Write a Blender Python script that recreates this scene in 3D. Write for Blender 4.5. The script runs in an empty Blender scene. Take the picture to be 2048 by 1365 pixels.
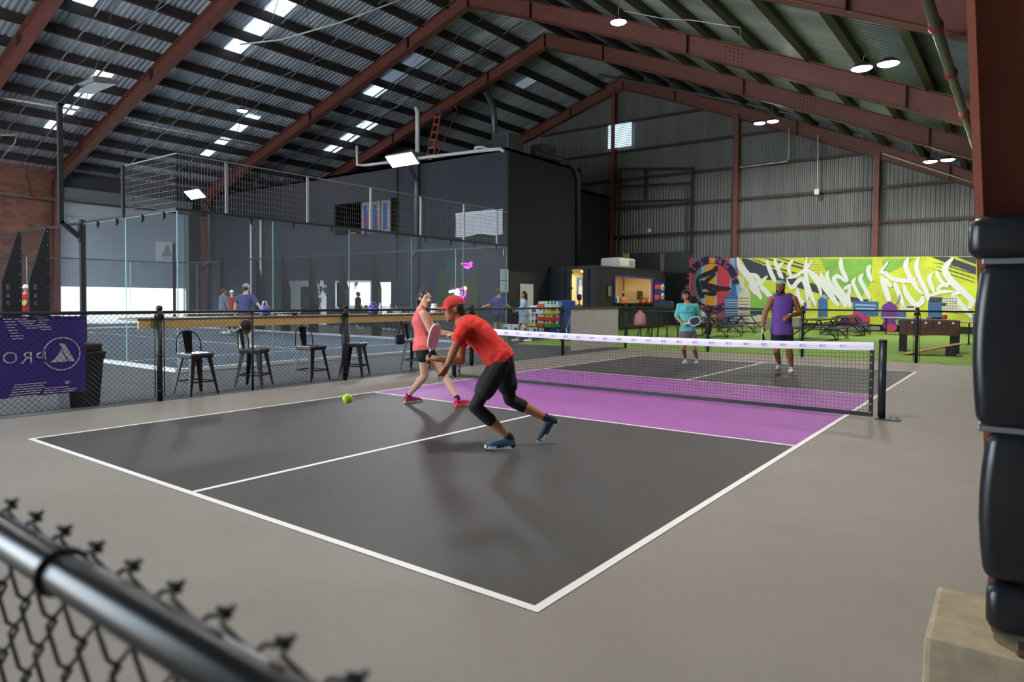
import bpy, bmesh, math, random
import numpy as np
from mathutils import Vector, Matrix
random.seed(7)
SC = bpy.context.scene
COL = SC.collection
PI = math.pi
# ------------------------------------------------------------------ camera, world, sun, exposure
CAM_F, CAM_P, CAM_YAW, CAM_PIT, CAM_ROL, CAM_C = 1368.0, (4.767, -9.187, 1.402), 2.212, -0.029, 0.007, (1029.4, 639.3)
_fw = np.array([math.cos(CAM_PIT)*math.cos(CAM_YAW), math.cos(CAM_PIT)*math.sin(CAM_YAW), math.sin(CAM_PIT)])
_r = np.cross(_fw, [0, 0, 1]); _r /= np.linalg.norm(_r); _u = np.cross(_r, _fw)
_R = math.cos(CAM_ROL)*_r + math.sin(CAM_ROL)*_u; _U = -math.sin(CAM_ROL)*_r + math.cos(CAM_ROL)*_u
cam = bpy.data.cameras.new('camera'); cam_ob = bpy.data.objects.new('camera', cam); COL.objects.link(cam_ob)
cam_ob.matrix_world = Matrix(((_R[0], _U[0], -_fw[0], CAM_P[0]), (_R[1], _U[1], -_fw[1], CAM_P[1]), (_R[2], _U[2], -_fw[2], CAM_P[2]), (0, 0, 0, 1)))
cam.sensor_fit = 'HORIZONTAL'; cam.sensor_width = 36.0; cam.lens = CAM_F/2048*36
cam.shift_x = (1024-CAM_C[0])/2048; cam.shift_y = (CAM_C[1]-682.5)/2048
cam.clip_start = 0.05; cam.clip_end = 300
cam.dof.use_dof = True; cam.dof.focus_distance = 8.5; cam.dof.aperture_fstop = 5.0
SC.camera = cam_ob
def ray(px, py):
    d = _fw + _R*(px-CAM_C[0])/CAM_F - _U*(py-CAM_C[1])/CAM_F
    return np.array(CAM_P), d
def on(ax, c, px, py):                       # the point of a world plane that a sight line of the survey meets
    C, d = ray(px, py); i = 'xyz'.index(ax); return Vector(C + d*((c-C[i])/d[i]))
def gz(px, py, z=0.0): return on('z', z, px, py)
def dep(px, py, t):                          # the point at a given distance along the view axis
    C, d = ray(px, py); return Vector(C + d*t)
def depth_of(p): return float(np.dot(np.array(p)-np.array(CAM_P), _fw))

SC.view_settings.view_transform = 'Standard'; SC.view_settings.look = 'None'
SC.view_settings.gamma = 1.0; SC.view_settings.use_curve_mapping = False
SC.view_settings.exposure = 0.15
W = bpy.data.worlds.new('World'); SC.world = W; W.use_nodes = True
_bg = W.node_tree.nodes['Background']; _bg.inputs[0].default_value = (0.75, 0.88, 1.0, 1); _bg.inputs[1].default_value = 10.0
sun = bpy.data.lights.new('sun', 'SUN'); sun.energy = 26.0; sun.angle = math.radians(1.0); sun.color = (1, .97, .92)
sun_ob = bpy.data.objects.new('sun', sun); COL.objects.link(sun_ob)
sun_ob.rotation_euler = Vector((1.0, 0.2, -0.55)).to_track_quat('-Z', 'Y').to_euler()

# ------------------------------------------------------------------ materials
_M = {}
def mat(name, col=(.5, .5, .5), rough=.6, metal=0.0, bump=0.0, bscale=40.0, vary=0.0, vscale=3.0, emit=0.0, alpha=1.0, spec=0.5, stretch=None, coat=0.0, trans=0.0):
    if name in _M: return _M[name]
    m = bpy.data.materials.new(name); m.use_nodes = True; nt = m.node_tree; b = nt.nodes['Principled BSDF']
    b.inputs['Base Color'].default_value = (*col, 1); b.inputs['Roughness'].default_value = rough; b.inputs['Metallic'].default_value = metal
    b.inputs['Specular IOR Level'].default_value = spec
    if coat: b.inputs['Coat Weight'].default_value = coat
    if alpha < 1: b.inputs['Alpha'].default_value = alpha
    if trans: b.inputs['Transmission Weight'].default_value = trans
    if emit:
        b.inputs['Emission Color'].default_value = (*col, 1); b.inputs['Emission Strength'].default_value = emit
    if vary or bump:
        tc = nt.nodes.new('ShaderNodeTexCoord'); src = tc.outputs['Object']
        if stretch:
            mp = nt.nodes.new('ShaderNodeMapping'); mp.inputs['Scale'].default_value = stretch; nt.links.new(src, mp.inputs[0]); src = mp.outputs[0]
        if vary:
            n = nt.nodes.new('ShaderNodeTexNoise'); n.inputs['Scale'].default_value = vscale; n.inputs['Detail'].default_value = 6; n.inputs['Roughness'].default_value = .65
            nt.links.new(src, n.inputs['Vector'])
            mx = nt.nodes.new('ShaderNodeMix'); mx.data_type = 'RGBA'
            mx.inputs[6].default_value = (*[c*(1-vary) for c in col], 1); mx.inputs[7].default_value = (*[min(1, c*(1+vary)) for c in col], 1)
            mr = nt.nodes.new('ShaderNodeMapRange'); mr.inputs[1].default_value = .3; mr.inputs[2].default_value = .7
            nt.links.new(n.outputs[0], mr.inputs[0]); nt.links.new(mr.outputs[0], mx.inputs[0]); nt.links.new(mx.outputs[2], b.inputs['Base Color'])
        if bump:
            n2 = nt.nodes.new('ShaderNodeTexNoise'); n2.inputs['Scale'].default_value = bscale; n2.inputs['Detail'].default_value = 4
            nt.links.new(src, n2.inputs['Vector'])
            bp = nt.nodes.new('ShaderNodeBump'); bp.inputs['Strength'].default_value = bump; bp.inputs['Distance'].default_value = .02
            nt.links.new(n2.outputs[0], bp.inputs['Height']); nt.links.new(bp.outputs[0], b.inputs['Normal'])
    _M[name] = m; return m
def S(r, g, b):                              # sRGB 0-255 to linear
    f = lambda c: c/12.92 if c <= .04045 else ((c+.055)/1.055)**2.4
    return tuple(f(x/255) for x in (r, g, b))
def glassmat(name, tint, op, rough=0.02, veil=.04):
    if name in _M: return _M[name]
    m = bpy.data.materials.new(name); m.use_nodes = True; nt = m.node_tree; nt.nodes.clear()
    out = nt.nodes.new('ShaderNodeOutputMaterial'); tr = nt.nodes.new('ShaderNodeBsdfTransparent'); tr.inputs[0].default_value = (*tint, 1)
    gl = nt.nodes.new('ShaderNodeBsdfGlossy'); gl.inputs['Roughness'].default_value = rough
    lw = nt.nodes.new('ShaderNodeLayerWeight'); pw = nt.nodes.new('ShaderNodeMath'); pw.operation = 'POWER'; pw.inputs[1].default_value = 4.0
    ml = nt.nodes.new('ShaderNodeMath'); ml.operation = 'MULTIPLY_ADD'; ml.inputs[1].default_value = op; ml.inputs[2].default_value = .07; ml.use_clamp = True
    nt.links.new(lw.outputs['Facing'], pw.inputs[0]); nt.links.new(pw.outputs[0], ml.inputs[0])
    mx = nt.nodes.new('ShaderNodeMixShader'); nt.links.new(ml.outputs[0], mx.inputs[0])
    nt.links.new(tr.outputs[0], mx.inputs[1]); nt.links.new(gl.outputs[0], mx.inputs[2])
    df = nt.nodes.new('ShaderNodeBsdfTranslucent'); df.inputs[0].default_value = (.6, .68, .75, 1); m2 = nt.nodes.new('ShaderNodeMixShader'); m2.inputs[0].default_value = veil
    nt.links.new(mx.outputs[0], m2.inputs[1]); nt.links.new(df.outputs[0], m2.inputs[2]); nt.links.new(m2.outputs[0], out.inputs[0])
    _M[name] = m; return m

# ------------------------------------------------------------------ mesh collector
class MB:
    def __init__(s): s.v = []; s.f = []; s.m = []; s.sm = []
    def add(s, vs, fs, m=0, smooth=False):
        o = len(s.v); s.v += [tuple(v) for v in vs]
        for f in fs: s.f.append(tuple(i+o for i in f)); s.m.append(m); s.sm.append(smooth)
        return s
    def box(s, x0, x1, y0, y1, z0, z1, m=0):
        return s.add([(x, y, z) for z in (z0, z1) for y in (y0, y1) for x in (x0, x1)], [(0, 2, 3, 1), (4, 5, 7, 6), (0, 1, 5, 4), (2, 6, 7, 3), (0, 4, 6, 2), (1, 3, 7, 5)], m)
    def bbox(s, x0, x1, y0, y1, z0, z1, b=.01, m=0, smooth=False):   # bevelled box
        bm = bmesh.new(); bmesh.ops.create_cube(bm, size=1)
        for v in bm.verts: v.co = Vector((x0+(v.co.x+.5)*(x1-x0), y0+(v.co.y+.5)*(y1-y0), z0+(v.co.z+.5)*(z1-z0)))
        b = min(b, .49*min(x1-x0, y1-y0, z1-z0))
        bmesh.ops.bevel(bm, geom=bm.edges[:], offset=b, segments=2, profile=.6, affect='EDGES')
        return s.bm(bm, m, smooth)
    def bm(s, bm, m=0, smooth=False, M=None):
        bm.verts.index_update()
        s.add([(M @ v.co if M else v.co) for v in bm.verts], [[v.index for v in f.verts] for f in bm.faces], m, smooth); bm.free(); return s
    def quad(s, a, b, c, d, m=0): return s.add([a, b, c, d], [(0, 1, 2, 3)], m)
    def poly(s, pts, m=0): return s.add(pts, [tuple(range(len(pts)))], m)
    def bar(s, p, q, w, h, m=0, up=(0, 0, 1)):
        p, q = Vector(p), Vector(q); d = (q-p).normalized(); up = Vector(up)
        if abs(d.dot(up)) > .98: up = Vector((0, 1, 0)) if abs(d.y) < .9 else Vector((1, 0, 0))
        a = d.cross(up).normalized()*w/2; b = a.cross(d).normalized()*h/2
        return s.add([p-a-b, p+a-b, p+a+b, p-a+b, q-a-b, q+a-b, q+a+b, q-a+b], [(3, 2, 1, 0), (4, 5, 6, 7), (0, 1, 5, 4), (1, 2, 6, 5), (2, 3, 7, 6), (3, 0, 4, 7)], m)
    def tube(s, pts, r, n=8, m=0, smooth=True, cap=True, closed=False):
        pts = [Vector(p) for p in pts]; k = len(pts); rs = r if isinstance(r, (list, tuple)) else [r]*k
        vs = []; fs = []; ref = None
        for i, p in enumerate(pts):
            if closed: d = (pts[(i+1) % k]-pts[i-1])
            else: d = pts[min(i+1, k-1)]-pts[max(i-1, 0)]
            d = d.normalized() if d.length > 1e-9 else Vector((0, 0, 1))
            if ref is None: ref = d.orthogonal().normalized()
            ref = (ref-d*ref.dot(d))
            ref = ref.normalized() if ref.length > 1e-6 else d.orthogonal().normalized()
            b = d.cross(ref)
            for j in range(n):
                t = 2*PI*j/n; vs.append(p+(ref*math.cos(t)+b*math.sin(t))*rs[i])
        for i in range(k if closed else k-1):
            for j in range(n):
                a, b2, c, e = i*n+j, i*n+(j+1) % n, ((i+1) % k)*n+(j+1) % n, ((i+1) % k)*n+j
                fs.append((a, b2, c, e))
        if cap and not closed: fs.append(tuple(range(n-1, -1, -1))); fs.append(tuple((k-1)*n+j for j in range(n)))
        return s.add(vs, fs, m, smooth)
    def lathe(s, prof, c=(0, 0, 0), n=20, m=0, smooth=True):
        vs = []; fs = []; k = len(prof)
        for (r, z) in prof:
            for j in range(n):
                t = 2*PI*j/n; vs.append((c[0]+r*math.cos(t), c[1]+r*math.sin(t), c[2]+z))
        for i in range(k-1):
            for j in range(n): fs.append((i*n+j, i*n+(j+1) % n, (i+1)*n+(j+1) % n, (i+1)*n+j))
        if prof[0][0] > 1e-6: fs.append(tuple(range(n-1, -1, -1)))
        if prof[-1][0] > 1e-6: fs.append(tuple((k-1)*n+j for j in range(n)))
        return s.add(vs, fs, m, smooth)
    def sph(s, c, r, n=12, m=0, sc=(1, 1, 1)):
        bm = bmesh.new(); bmesh.ops.create_uvsphere(bm, u_segments=n, v_segments=max(6, n//2+2), radius=1)
        for v in bm.verts: v.co = Vector((c[0]+v.co.x*r*sc[0], c[1]+v.co.y*r*sc[1], c[2]+v.co.z*r*sc[2]))
        return s.bm(bm, m, True)
    def xf(s, M):
        s.v = [tuple(M @ Vector(v)) for v in s.v]; return s
    def build(s, name, mats, parent=None, shift=None):
        me = bpy.data.meshes.new(name); me.from_pydata(s.v, [], s.f); me.update()
        for m in (mats if isinstance(mats, (list, tuple)) else [mats]): me.materials.append(m)
        me.polygons.foreach_set('material_index', s.m); me.polygons.foreach_set('use_smooth', s.sm)
        o = bpy.data.objects.new(name, me); COL.objects.link(o)
        if parent is not None:
            o.parent = parent
            if parent.location.length > 0 or parent.rotation_euler.z != 0 or parent.parent: 
                bpy.context.view_layer.update() if parent.parent else None
                o.matrix_parent_inverse = Matrix.Identity(4)
        return o
def tag(o, label, cat, group=None):
    o['label'] = label; o['category'] = cat
    if group: o['group'] = group
    return o
def struct(o, label=None):
    o['kind'] = 'structure'
    if label: o['label'] = label
    return o
def empty(name, loc, label=None, cat=None, group=None, rz=0.0):
    o = bpy.data.objects.new(name, None); COL.objects.link(o); o.location = loc; o.rotation_euler = (0, 0, rz); o.empty_display_size = .1
    if label: tag(o, label, cat, group)
    return o
def copy_tree(o, parent=None):
    c = o.copy(); COL.objects.link(c)
    if parent is not None: c.parent = parent
    for ch in list(o.children): copy_tree(ch, c)
    return c
def textmesh(body, size, align='CENTER', extrude=0.0):
    cu = bpy.data.curves.new('t', 'FONT'); cu.body = body; cu.size = size; cu.align_x = align; cu.align_y = 'CENTER'; cu.extrude = extrude; cu.resolution_u = 3
    o = bpy.data.objects.new('t', cu); COL.objects.link(o); dg = bpy.context.evaluated_depsgraph_get()
    me = bpy.data.meshes.new_from_object(o.evaluated_get(dg)); bm = bmesh.new(); bm.from_mesh(me)
    bpy.data.objects.remove(o); bpy.data.meshes.remove(me); bpy.data.curves.remove(cu); return bm
def frame(O, X, Y):                          # 4x4 from origin and two directions (text plane)
    X = Vector(X).normalized(); Z = X.cross(Vector(Y)).normalized(); Y = Z.cross(X); O = Vector(O)
    return Matrix(((X.x, Y.x, Z.x, O.x), (X.y, Y.y, Z.y, O.y), (X.z, Y.z, Z.z, O.z), (0, 0, 0, 1)))
# ------------------------------------------------------------------ building shell
XR, ZR, SL = -14.83, 14.04, .308             # ridge and left rafter soffit slope
def zl(x): return ZR-SL*(XR-x)
def zr_(x): return ZR-.39*(x-XR)-.002*(x-XR)**2
def zs(x): return zl(x) if x < XR else zr_(x)
XL, XE, YB, YF, RD = -37.0, 6.0, 28.0, -14.0, .95   # left wall, right wall, end wall, front wall, rafter depth
FR = [-7.0, .55, 5.4, 13.6, 19.5, 27.75]     # frame lines
m_floor = mat('court_surround', S(136, 128, 120), .62, bump=.05, bscale=260, vary=.07, vscale=1.2, spec=.35)
m_court = mat('court_dark', S(68, 64, 63), .6, bump=.05, bscale=260, vary=.08, vscale=1.6, spec=.35)
m_purp = mat('court_purple', S(158, 88, 162), .62, bump=.05, bscale=260, vary=.05, vscale=1.2, spec=.35)
m_line = mat('line_white', S(236, 232, 226), .55)
m_asph = mat('asphalt', S(74, 74, 76), .8, bump=.25, bscale=120, vary=.16, vscale=2.2)
m_turfb = mat('padel_turf', S(60, 73, 84), .85, bump=.3, bscale=90, vary=.08, vscale=2)
m_grass = mat('grass_green', S(126, 158, 66), .9, bump=.6, bscale=70, vary=.25, vscale=9)
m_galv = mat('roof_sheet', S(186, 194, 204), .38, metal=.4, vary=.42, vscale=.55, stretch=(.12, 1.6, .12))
m_wallsh = mat('wall_sheet', S(118, 118, 118), .5, metal=.3, vary=.22, vscale=.6, stretch=(1.6, 1, .15))
m_red = mat('red_primer', S(116, 68, 60), .55, vary=.14, vscale=2.5, bump=.03)
m_girt = mat('girt_brown', S(72, 52, 48), .6)
m_purlin = mat('purlin_dark', S(50, 42, 42), .6, vary=.2, vscale=1)
m_black = mat('black_metal', S(22, 22, 25), .45)
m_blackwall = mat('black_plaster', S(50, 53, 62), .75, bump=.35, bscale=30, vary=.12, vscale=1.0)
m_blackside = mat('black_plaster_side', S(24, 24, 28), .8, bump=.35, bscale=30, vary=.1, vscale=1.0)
m_white = mat('white_paint', S(232, 232, 230), .5)
m_steel = mat('galv_steel', S(160, 162, 165), .4, metal=.8)
m_cond = mat('pvc_white', S(215, 215, 215), .4)

b = MB(); b.box(-60, -4.52, YF, YB, -.3, -.004); struct(b.build('floor_asphalt', m_asph))
b = MB(); b.box(-4.52, XE, YF, 9.0, -.3, 0); struct(b.build('floor', m_floor))
b = MB(); b.box(-4.52, XE, 9.0, YB, -.3, -.006); struct(b.build('floor_yard', m_asph))
# court paint measured corner by corner
P = lambda *a: gz(*a)
NL, NR, FRc, FLc = P(50.5, 879.5), P(1072.5, 1229.5), P(1832.4, 741), P(1286, 712.7)
NR = Vector((3.05, -6.7, 0)); NL = Vector((-3.05, -6.7, 0)); FRc = Vector((3.05, 6.7, 0)); FLc = Vector((-3.05, 6.7, 0))
b = MB(); b.box(-3.05, 3.05, -6.7, 6.7, 0, .001); struct(b.build('floor_court', m_court))
KN, KF = -2.27, 2.27
b = MB(); b.box(-3.05, 3.05, KN, KF, .001, .002); struct(b.build('floor_kitchen', m_purp))
b = MB(); w = .05
for (x0, x1, y0, y1) in [(-3.05, 3.05, -6.7, -6.7+w), (-3.05, 3.05, 6.7-w, 6.7), (-3.05, -3.05+w, -6.7+w, 6.7-w), (3.05-w, 3.05, -6.7+w, 6.7-w), (-3.05+w, 3.05-w, KN-w/2, KN+w/2), (-3.05+w, 3.05-w, KF-w/2, KF+w/2), (-w/2, w/2, -6.7+w, KN-w/2), (-w/2, w/2, KF+w/2, 6.7-w)]:
    b.quad((x0, y0, .003), (x1, y0, .003), (x1, y1, .003), (x0, y1, .003))
struct(b.build('trim_court_lines', m_line))
# artificial grass around the container and picnic yard
g = MB(); pts = [(XE-.1, 9.14, 0), (XE-.1, 27.4, 0), (-12.5, 27.4, 0), (-12.5, 17.0, 0), (-10.3, 16.6, 0), (-8.1, 8.0, 0), (-4.6, 9.0, 0)]
g.poly(pts); go = g.build('artificial_grass', m_grass); go['kind'] = 'stuff'; go['label'] = 'bright green artificial grass behind the far fence'; go['category'] = 'grass'
# roof sheets: real corrugation running down the slope
def sheet_cols(y0, y1, pitch): 
    ys = []; y = y0
    while y < y1: ys += [(y, 0), (y+pitch*.22, 1), (y+pitch*.5, 1), (y+pitch*.72, 0)]; y += pitch
    ys.append((y1, 0)); return ys
def roof_off(x): return zs(x)+RD*(1.02 if x < XR else 1.12)
cols = sheet_cols(YF, YB+.3, .21)
for xs in ([XL-.6, -25.0, XR], [XR, -4.5, XE+.4]):
    b = MB()
    vs = []; fs = []
    for (y, h) in cols:
        for x in xs: vs.append((x, y, roof_off(x)+h*.045))
    n = len(xs)
    for i in range(len(cols)-1):
        for j in range(n-1): fs.append((i*n+j, (i+1)*n+j, (i+1)*n+j+1, i*n+j+1))
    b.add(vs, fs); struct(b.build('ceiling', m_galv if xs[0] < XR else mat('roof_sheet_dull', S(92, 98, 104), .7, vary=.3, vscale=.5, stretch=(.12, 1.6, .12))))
b = MB(); b.box(XL-.7, XR, YF, YB+.3, 0, .02)       # outer weather skin keeps the roof light-tight
b.v = [(x, y, roof_off(min(x, XR))+.12+z) for (x, y, z) in b.v]
b2 = MB(); b2.box(XR, XE+.5, YF, YB+.3, 0, .02); b2.v = [(x, y, roof_off(max(x, XR+1e-6))+.12+z) for (x, y, z) in b2.v]
struct(b.build('ceiling_skin', m_galv)); struct(b2.build('ceiling_skin', m_galv))
# skylight panels (their daylight is put in as emission)
m_sky = mat('skylight_panel', S(206, 220, 235), .5, emit=1.3)
m_sky2 = mat('skylight_dim', S(150, 165, 185), .5, emit=.35)
def skylight(x0, x1, y0, y1, m=m_sky):
    q = MB(); d = -.015
    q.add([(x0, y0, roof_off(x0)+d), (x1, y0, roof_off(x1)+d), (x1, y1, roof_off(x1)+d), (x0, y1, roof_off(x0)+d)], [(0, 3, 2, 1)])
    struct(q.build('window_skylight', m))
PX = [-18.9-1.0, -20.5, -22.2, -23.7, -25.2, -26.75, -28.3, -29.8, -31.4, -32.95, -34.3, -35.8]
PXR = [XR+1.1+1.62*i for i in range(13)]
b = None
for x in [-16.1, -17.6, -19.1, -20.65]+PX[2:]:
    b = MB(); z = roof_off(x); b.box(x-.1, x+.1, YF, YB, z-.36, z-.02); struct(b.build('ceiling_purlin', m_purlin))
for x in PXR:
    b = MB(); z = roof_off(x); b.box(x-.1, x+.1, YF, YB, z-.36, z-.02); struct(b.build('ceiling_purlin', m_purlin))
for (x0, x1, y0, y1, m) in [(-23.6, -22.3, 1.45, 2.15, m_sky), (-20.55, -19.2, 7.4, 8.3, m_sky), (-22.1, -20.7, 7.4, 8.25, m_sky), (-23.6, -22.3, 7.4, 8.2, m_sky),
        (-29.7, -28.4, 3.75, 4.4, m_sky), (-31.3, -29.9, 3.7, 4.3, m_sky), (-32.9, -31.5, 3.65, 4.2, m_sky), (-28.2, -27, 3.8, 4.5, m_sky),
        (-28.2, -27.9, 11.1, 12.0, m_sky), (-29.7, -28.4, 11.2, 11.9, m_sky), (-31.3, -30.6, 11.3, 11.9, m_sky), (-32.8, -31.9, 11.3, 11.85, m_sky),
        (-20.9, -19.5, 15.2, 16.2, m_sky2), (-22.6, -21, 15.2, 16.2, m_sky2), (-23.7, -22.4, 15.3, 16.2, m_sky), (-26.6, -25.4, 17.3, 18.3, m_sky), (-28.2, -27, 17.4, 18.3, m_sky), (-29.7, -28.6, 17.4, 18.3, m_sky),
        (-1.2, .25, 4.0, 4.75, m_sky2), (.5, 1.9, 7.6, 8.3, m_sky2), (-1.2, .2, 7.6, 8.3, m_sky2), (2.1, 3.4, 7.6, 8.3, m_sky2), (-.9, .2, 16.3, 17, m_sky2), (2.0, 3.2, 16.3, 17, m_sky2), (-19, -17.7, 22.5, 23.4, m_sky2)]:
    skylight(x0, x1, y0, y1, m)
# rigid frames: tapered rafters with flanges and splice plates, columns at both eaves
def rafter(y):
    t = MB()
    def seg(xa, xb, side):
        n = 6; wv = .36; tv = .025
        xs = [xa+(xb-xa)*i/n for i in range(n+1)]
        lo = [zs(x) for x in xs]; hi = [roof_off(x)-.36 for x in xs]
        for i in range(n):
            x0, x1 = xs[i], xs[i+1]
            t.add([(x0, y, lo[i]), (x1, y, lo[i+1]), (x1, y, hi[i+1]), (x0, y, hi[i])], [(0, 1, 2, 3)])
            t.add([(x0, y-.012, lo[i]), (x1, y-.012, lo[i+1]), (x1, y-.012, hi[i+1]), (x0, y-.012, hi[i])], [(3, 2, 1, 0)])
            for z0, z1 in ((lo[i], lo[i+1]), (hi[i]-.02, hi[i+1]-.02)):
                t.add([(x0, y-wv/2, z0), (x1, y-wv/2, z1), (x1, y+wv/2, z1), (x0, y+wv/2, z0), (x0, y-wv/2, z0+tv), (x1, y-wv/2, z1+tv), (x1, y+wv/2, z1+tv), (x0, y+wv/2, z0+tv)],
                      [(3, 2, 1, 0), (4, 5, 6, 7), (0, 1, 5, 4), (2, 3, 7, 6), (1, 2, 6, 5), (3, 0, 4, 7)])
        for x in xs[1:-1:2]:                 # web stiffeners
            t.box(x-.012, x+.012, y-wv/2, y+wv/2, zs(x), roof_off(x)-.37, 1)
    seg(XR, XL+.3, 0); seg(XR, 5.2, 1)
    t.box(XR-.015, XR+.015, y-.15, y+.15, zs(XR)-.04, roof_off(XR)-.34, 1)
    return t
for y in FR[1:]: 
    struct(rafter(y).build('ceiling_rafter', [m_red, m_girt]))
bolt = MB()
for (y, xc) in ((5.4, -26.3), (13.6, -3.2), (19.5, -2.3), (13.6, -25.2)):
    for i in range(5):
        for j in range(4):
            x = xc+(i-2)*.14; z = zs(x)+.18+j*.13
            bolt.sph((x, y-.025, z), .022, 6)
struct(bolt.build('trim_rafter_bolts', m_girt))
def column(x0, y, z1, flare, sgn, name):     # tapered frame column, flange towards the hall
    t = MB(); w = .3
    a0, a1 = x0, x0+flare
    t.add([(a0, y-w/2, 0), (a0, y+w/2, 0), (a1, y+w/2, z1), (a1, y-w/2, z1), (a0-.02*sgn, y-w/2, 0), (a0-.02*sgn, y+w/2, 0), (a1-.02*sgn, y+w/2, z1), (a1-.02*sgn, y-w/2, z1)],
          [(0, 1, 2, 3), (7, 6, 5, 4), (0, 3, 7, 4), (1, 5, 6, 2), (3, 2, 6, 7), (0, 4, 5, 1)])
    o = a0+(.75 if sgn < 0 else -.75)
    t.add([(a0, y-.01, 0), (o, y-.01, 0), (o, y-.01, z1), (a1, y-.01, z1), (a0, y+.01, 0), (o, y+.01, 0), (o, y+.01, z1), (a1, y+.01, z1)], [(0, 1, 2, 3), (7, 6, 5, 4)])
    t.box(o-.012, o+.012, y-w/2, y+w/2, 0, z1)
    return t.build(name, m_red)
for y in FR[1:]: struct(column(XL+.45, y, zs(XL+.9)+.1, .45, 1, 'wall_column_left'))
for y in (.55, 5.4, 13.6, 19.5): struct(column(5.2, y, zs(4.6), -.55, -1, 'wall_column_right'))
# ridge / sag rods
b = MB()
for (y0, y1) in ((.55, 5.4), (5.4, 13.6), (13.6, 19.5)):
    for yy in ((y0*.66+y1*.34), (y0*.34+y1*.66)):
        b.bar((XL+1, yy, roof_off(XL+1)-.4), (XR, yy, roof_off(XR)-.4), .05, .05)
    b.tube([(-34, y0+.3, zs(-34)+.2), (XR-1, y1-.3, zs(XR-1)+.5)], .012, 5); b.tube([(-34, y1-.3, zs(-34)+.2), (XR-1, y0+.3, zs(XR-1)+.5)], .012, 5)
struct(b.build('ceiling_sag_rods', m_steel))
# end wall: corrugated sheets, girts, columns, louvre
b = MB(); pitch = .19; x = XL
prof = []
while x < XE: prof += [(x, 0), (x+pitch*.25, 1), (x+pitch*.5, 1), (x+pitch*.75, 0)]; x += pitch
vs = []; fs = []
for (x, h) in prof: vs += [(x, YB+.0-h*.035, -.05), (x, YB-h*.035, roof_off(x)+.1)]
for i in range(len(prof)-1): fs.append((2*i, 2*i+2, 2*i+3, 2*i+1))
b.add(vs, fs); struct(b.build('wall_back', m_wallsh))
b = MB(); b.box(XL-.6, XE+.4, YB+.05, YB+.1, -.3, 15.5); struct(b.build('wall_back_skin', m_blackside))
for x in (-15.4, -7.9, -1.1): 
    b = MB(); z1 = zs(x)+.25
    b.box(x-.12, x+.12, YB-.42, YB-.4, 0, z1); b.box(x-.01, x+.01, YB-.41, YB-.06, 0, z1); b.box(x-.12, x+.12, YB-.08, YB-.06, 0, z1)
    struct(b.build('wall_column', m_red))
for z in (5.25, 6.93, 8.65, 10.35, 12.1):
    xa = XR-(ZR-z)/SL+.3; xb = next((XR+i*.1 for i in range(1, 220) if zr_(XR+i*.1) < z-.15), 5.2)
    b = MB(); b.box(max(XL, xa), min(5.2, xb), YB-.22, YB-.04, z-.07, z+.07); struct(b.build('wall_girt', m_girt))
# left wall: brick, roller door and opening
m_brick = bpy.data.materials.new('brick'); m_brick.use_nodes = True
nt = m_brick.node_tree; bs = nt.nodes['Principled BSDF']; tc = nt.nodes.new('ShaderNodeTexCoord'); mp = nt.nodes.new('ShaderNodeMapping'); mp.inputs['Rotation'].default_value = (PI/2, 0, PI/2)
br = nt.nodes.new('ShaderNodeTexBrick'); br.inputs['Scale'].default_value = 1.0; br.inputs['Brick Width'].default_value = .42; br.inputs['Row Height'].default_value = .2; br.inputs['Mortar Size'].default_value = .014
br.inputs['Color1'].default_value = (*S(150, 98, 80), 1); br.inputs['Color2'].default_value = (*S(120, 74, 62), 1); br.inputs['Mortar'].default_value = (*S(120, 104, 96), 1)
cmb = nt.nodes.new('ShaderNodeCombineXYZ'); sep = nt.nodes.new('ShaderNodeSeparateXYZ')
nt.links.new(tc.outputs['Object'], sep.inputs[0]); nt.links.new(sep.outputs['Y'], cmb.inputs['X']); nt.links.new(sep.outputs['Z'], cmb.inputs['Y']); nt.links.new(cmb.outputs[0], br.inputs['Vector'])
nt.links.new(br.outputs['Color'], bs.inputs['Base Color']); bs.inputs['Roughness'].default_value = .85
DY0, DY1, DZ, DH = 5.75, 12.6, 2.0, 6.75       # door opening, bottom of the half-raised curtain, top
b = MB(); zt = 8.3
b.box(XL-.25, XL, YF, DY0, -.3, zt); struct(b.build('wall_left', m_brick))
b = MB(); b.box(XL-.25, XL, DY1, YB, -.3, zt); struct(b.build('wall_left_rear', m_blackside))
b = MB(); b.box(XL-.25, XL, DY0, DY1, DH, zt); struct(b.build('wall_left_header', mat('header_grey', S(70, 70, 75), .6)))
b = MB(); z = DZ
while z < DH:
    b.box(XL-.1, XL-.06, DY0, DY1, z, z+.085); b.box(XL-.085, XL-.06, DY0, DY1, z+.085, z+.1); z += .1
b.box(XL-.12, XL-.04, DY0, DY1, DZ-.06, DZ+.03)
struct(b.build('door_1', mat('roller_slats', S(190, 202, 214), .45, metal=.2)))
b = MB(); b.box(XL, XL+.5, DY0-.1, DY1+.2, DH-.05, DH+.5); struct(b.build('trim_door_hood', mat('hood_grey', S(120, 128, 135), .5)))
b = MB(); b.box(XL-.02, XL+.08, DY0-.25, DY0, -.1, DH); b.box(XL-.02, XL+.08, DY1, DY1+.2, -.1, DH); struct(b.build('trim_door_jambs', mat('jamb_grey', S(150, 155, 160), .5)))
b = MB(); b.box(XE, XE+.2, YF, YB, -.3, 8); struct(b.build('wall_right', m_wallsh))
b = MB(); b.box(XL-.6, XE+.4, YF-.2, YF, 6.2, 15.5); b.box(XL-.6, -23, YF-.2, YF, -.3, 6.2); b.box(-2, XE+.4, YF-.2, YF, -.3, 6.2); struct(b.build('wall_front', m_wallsh))  # behind the camera; its wide opening is added to let daylight onto the roof
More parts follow.
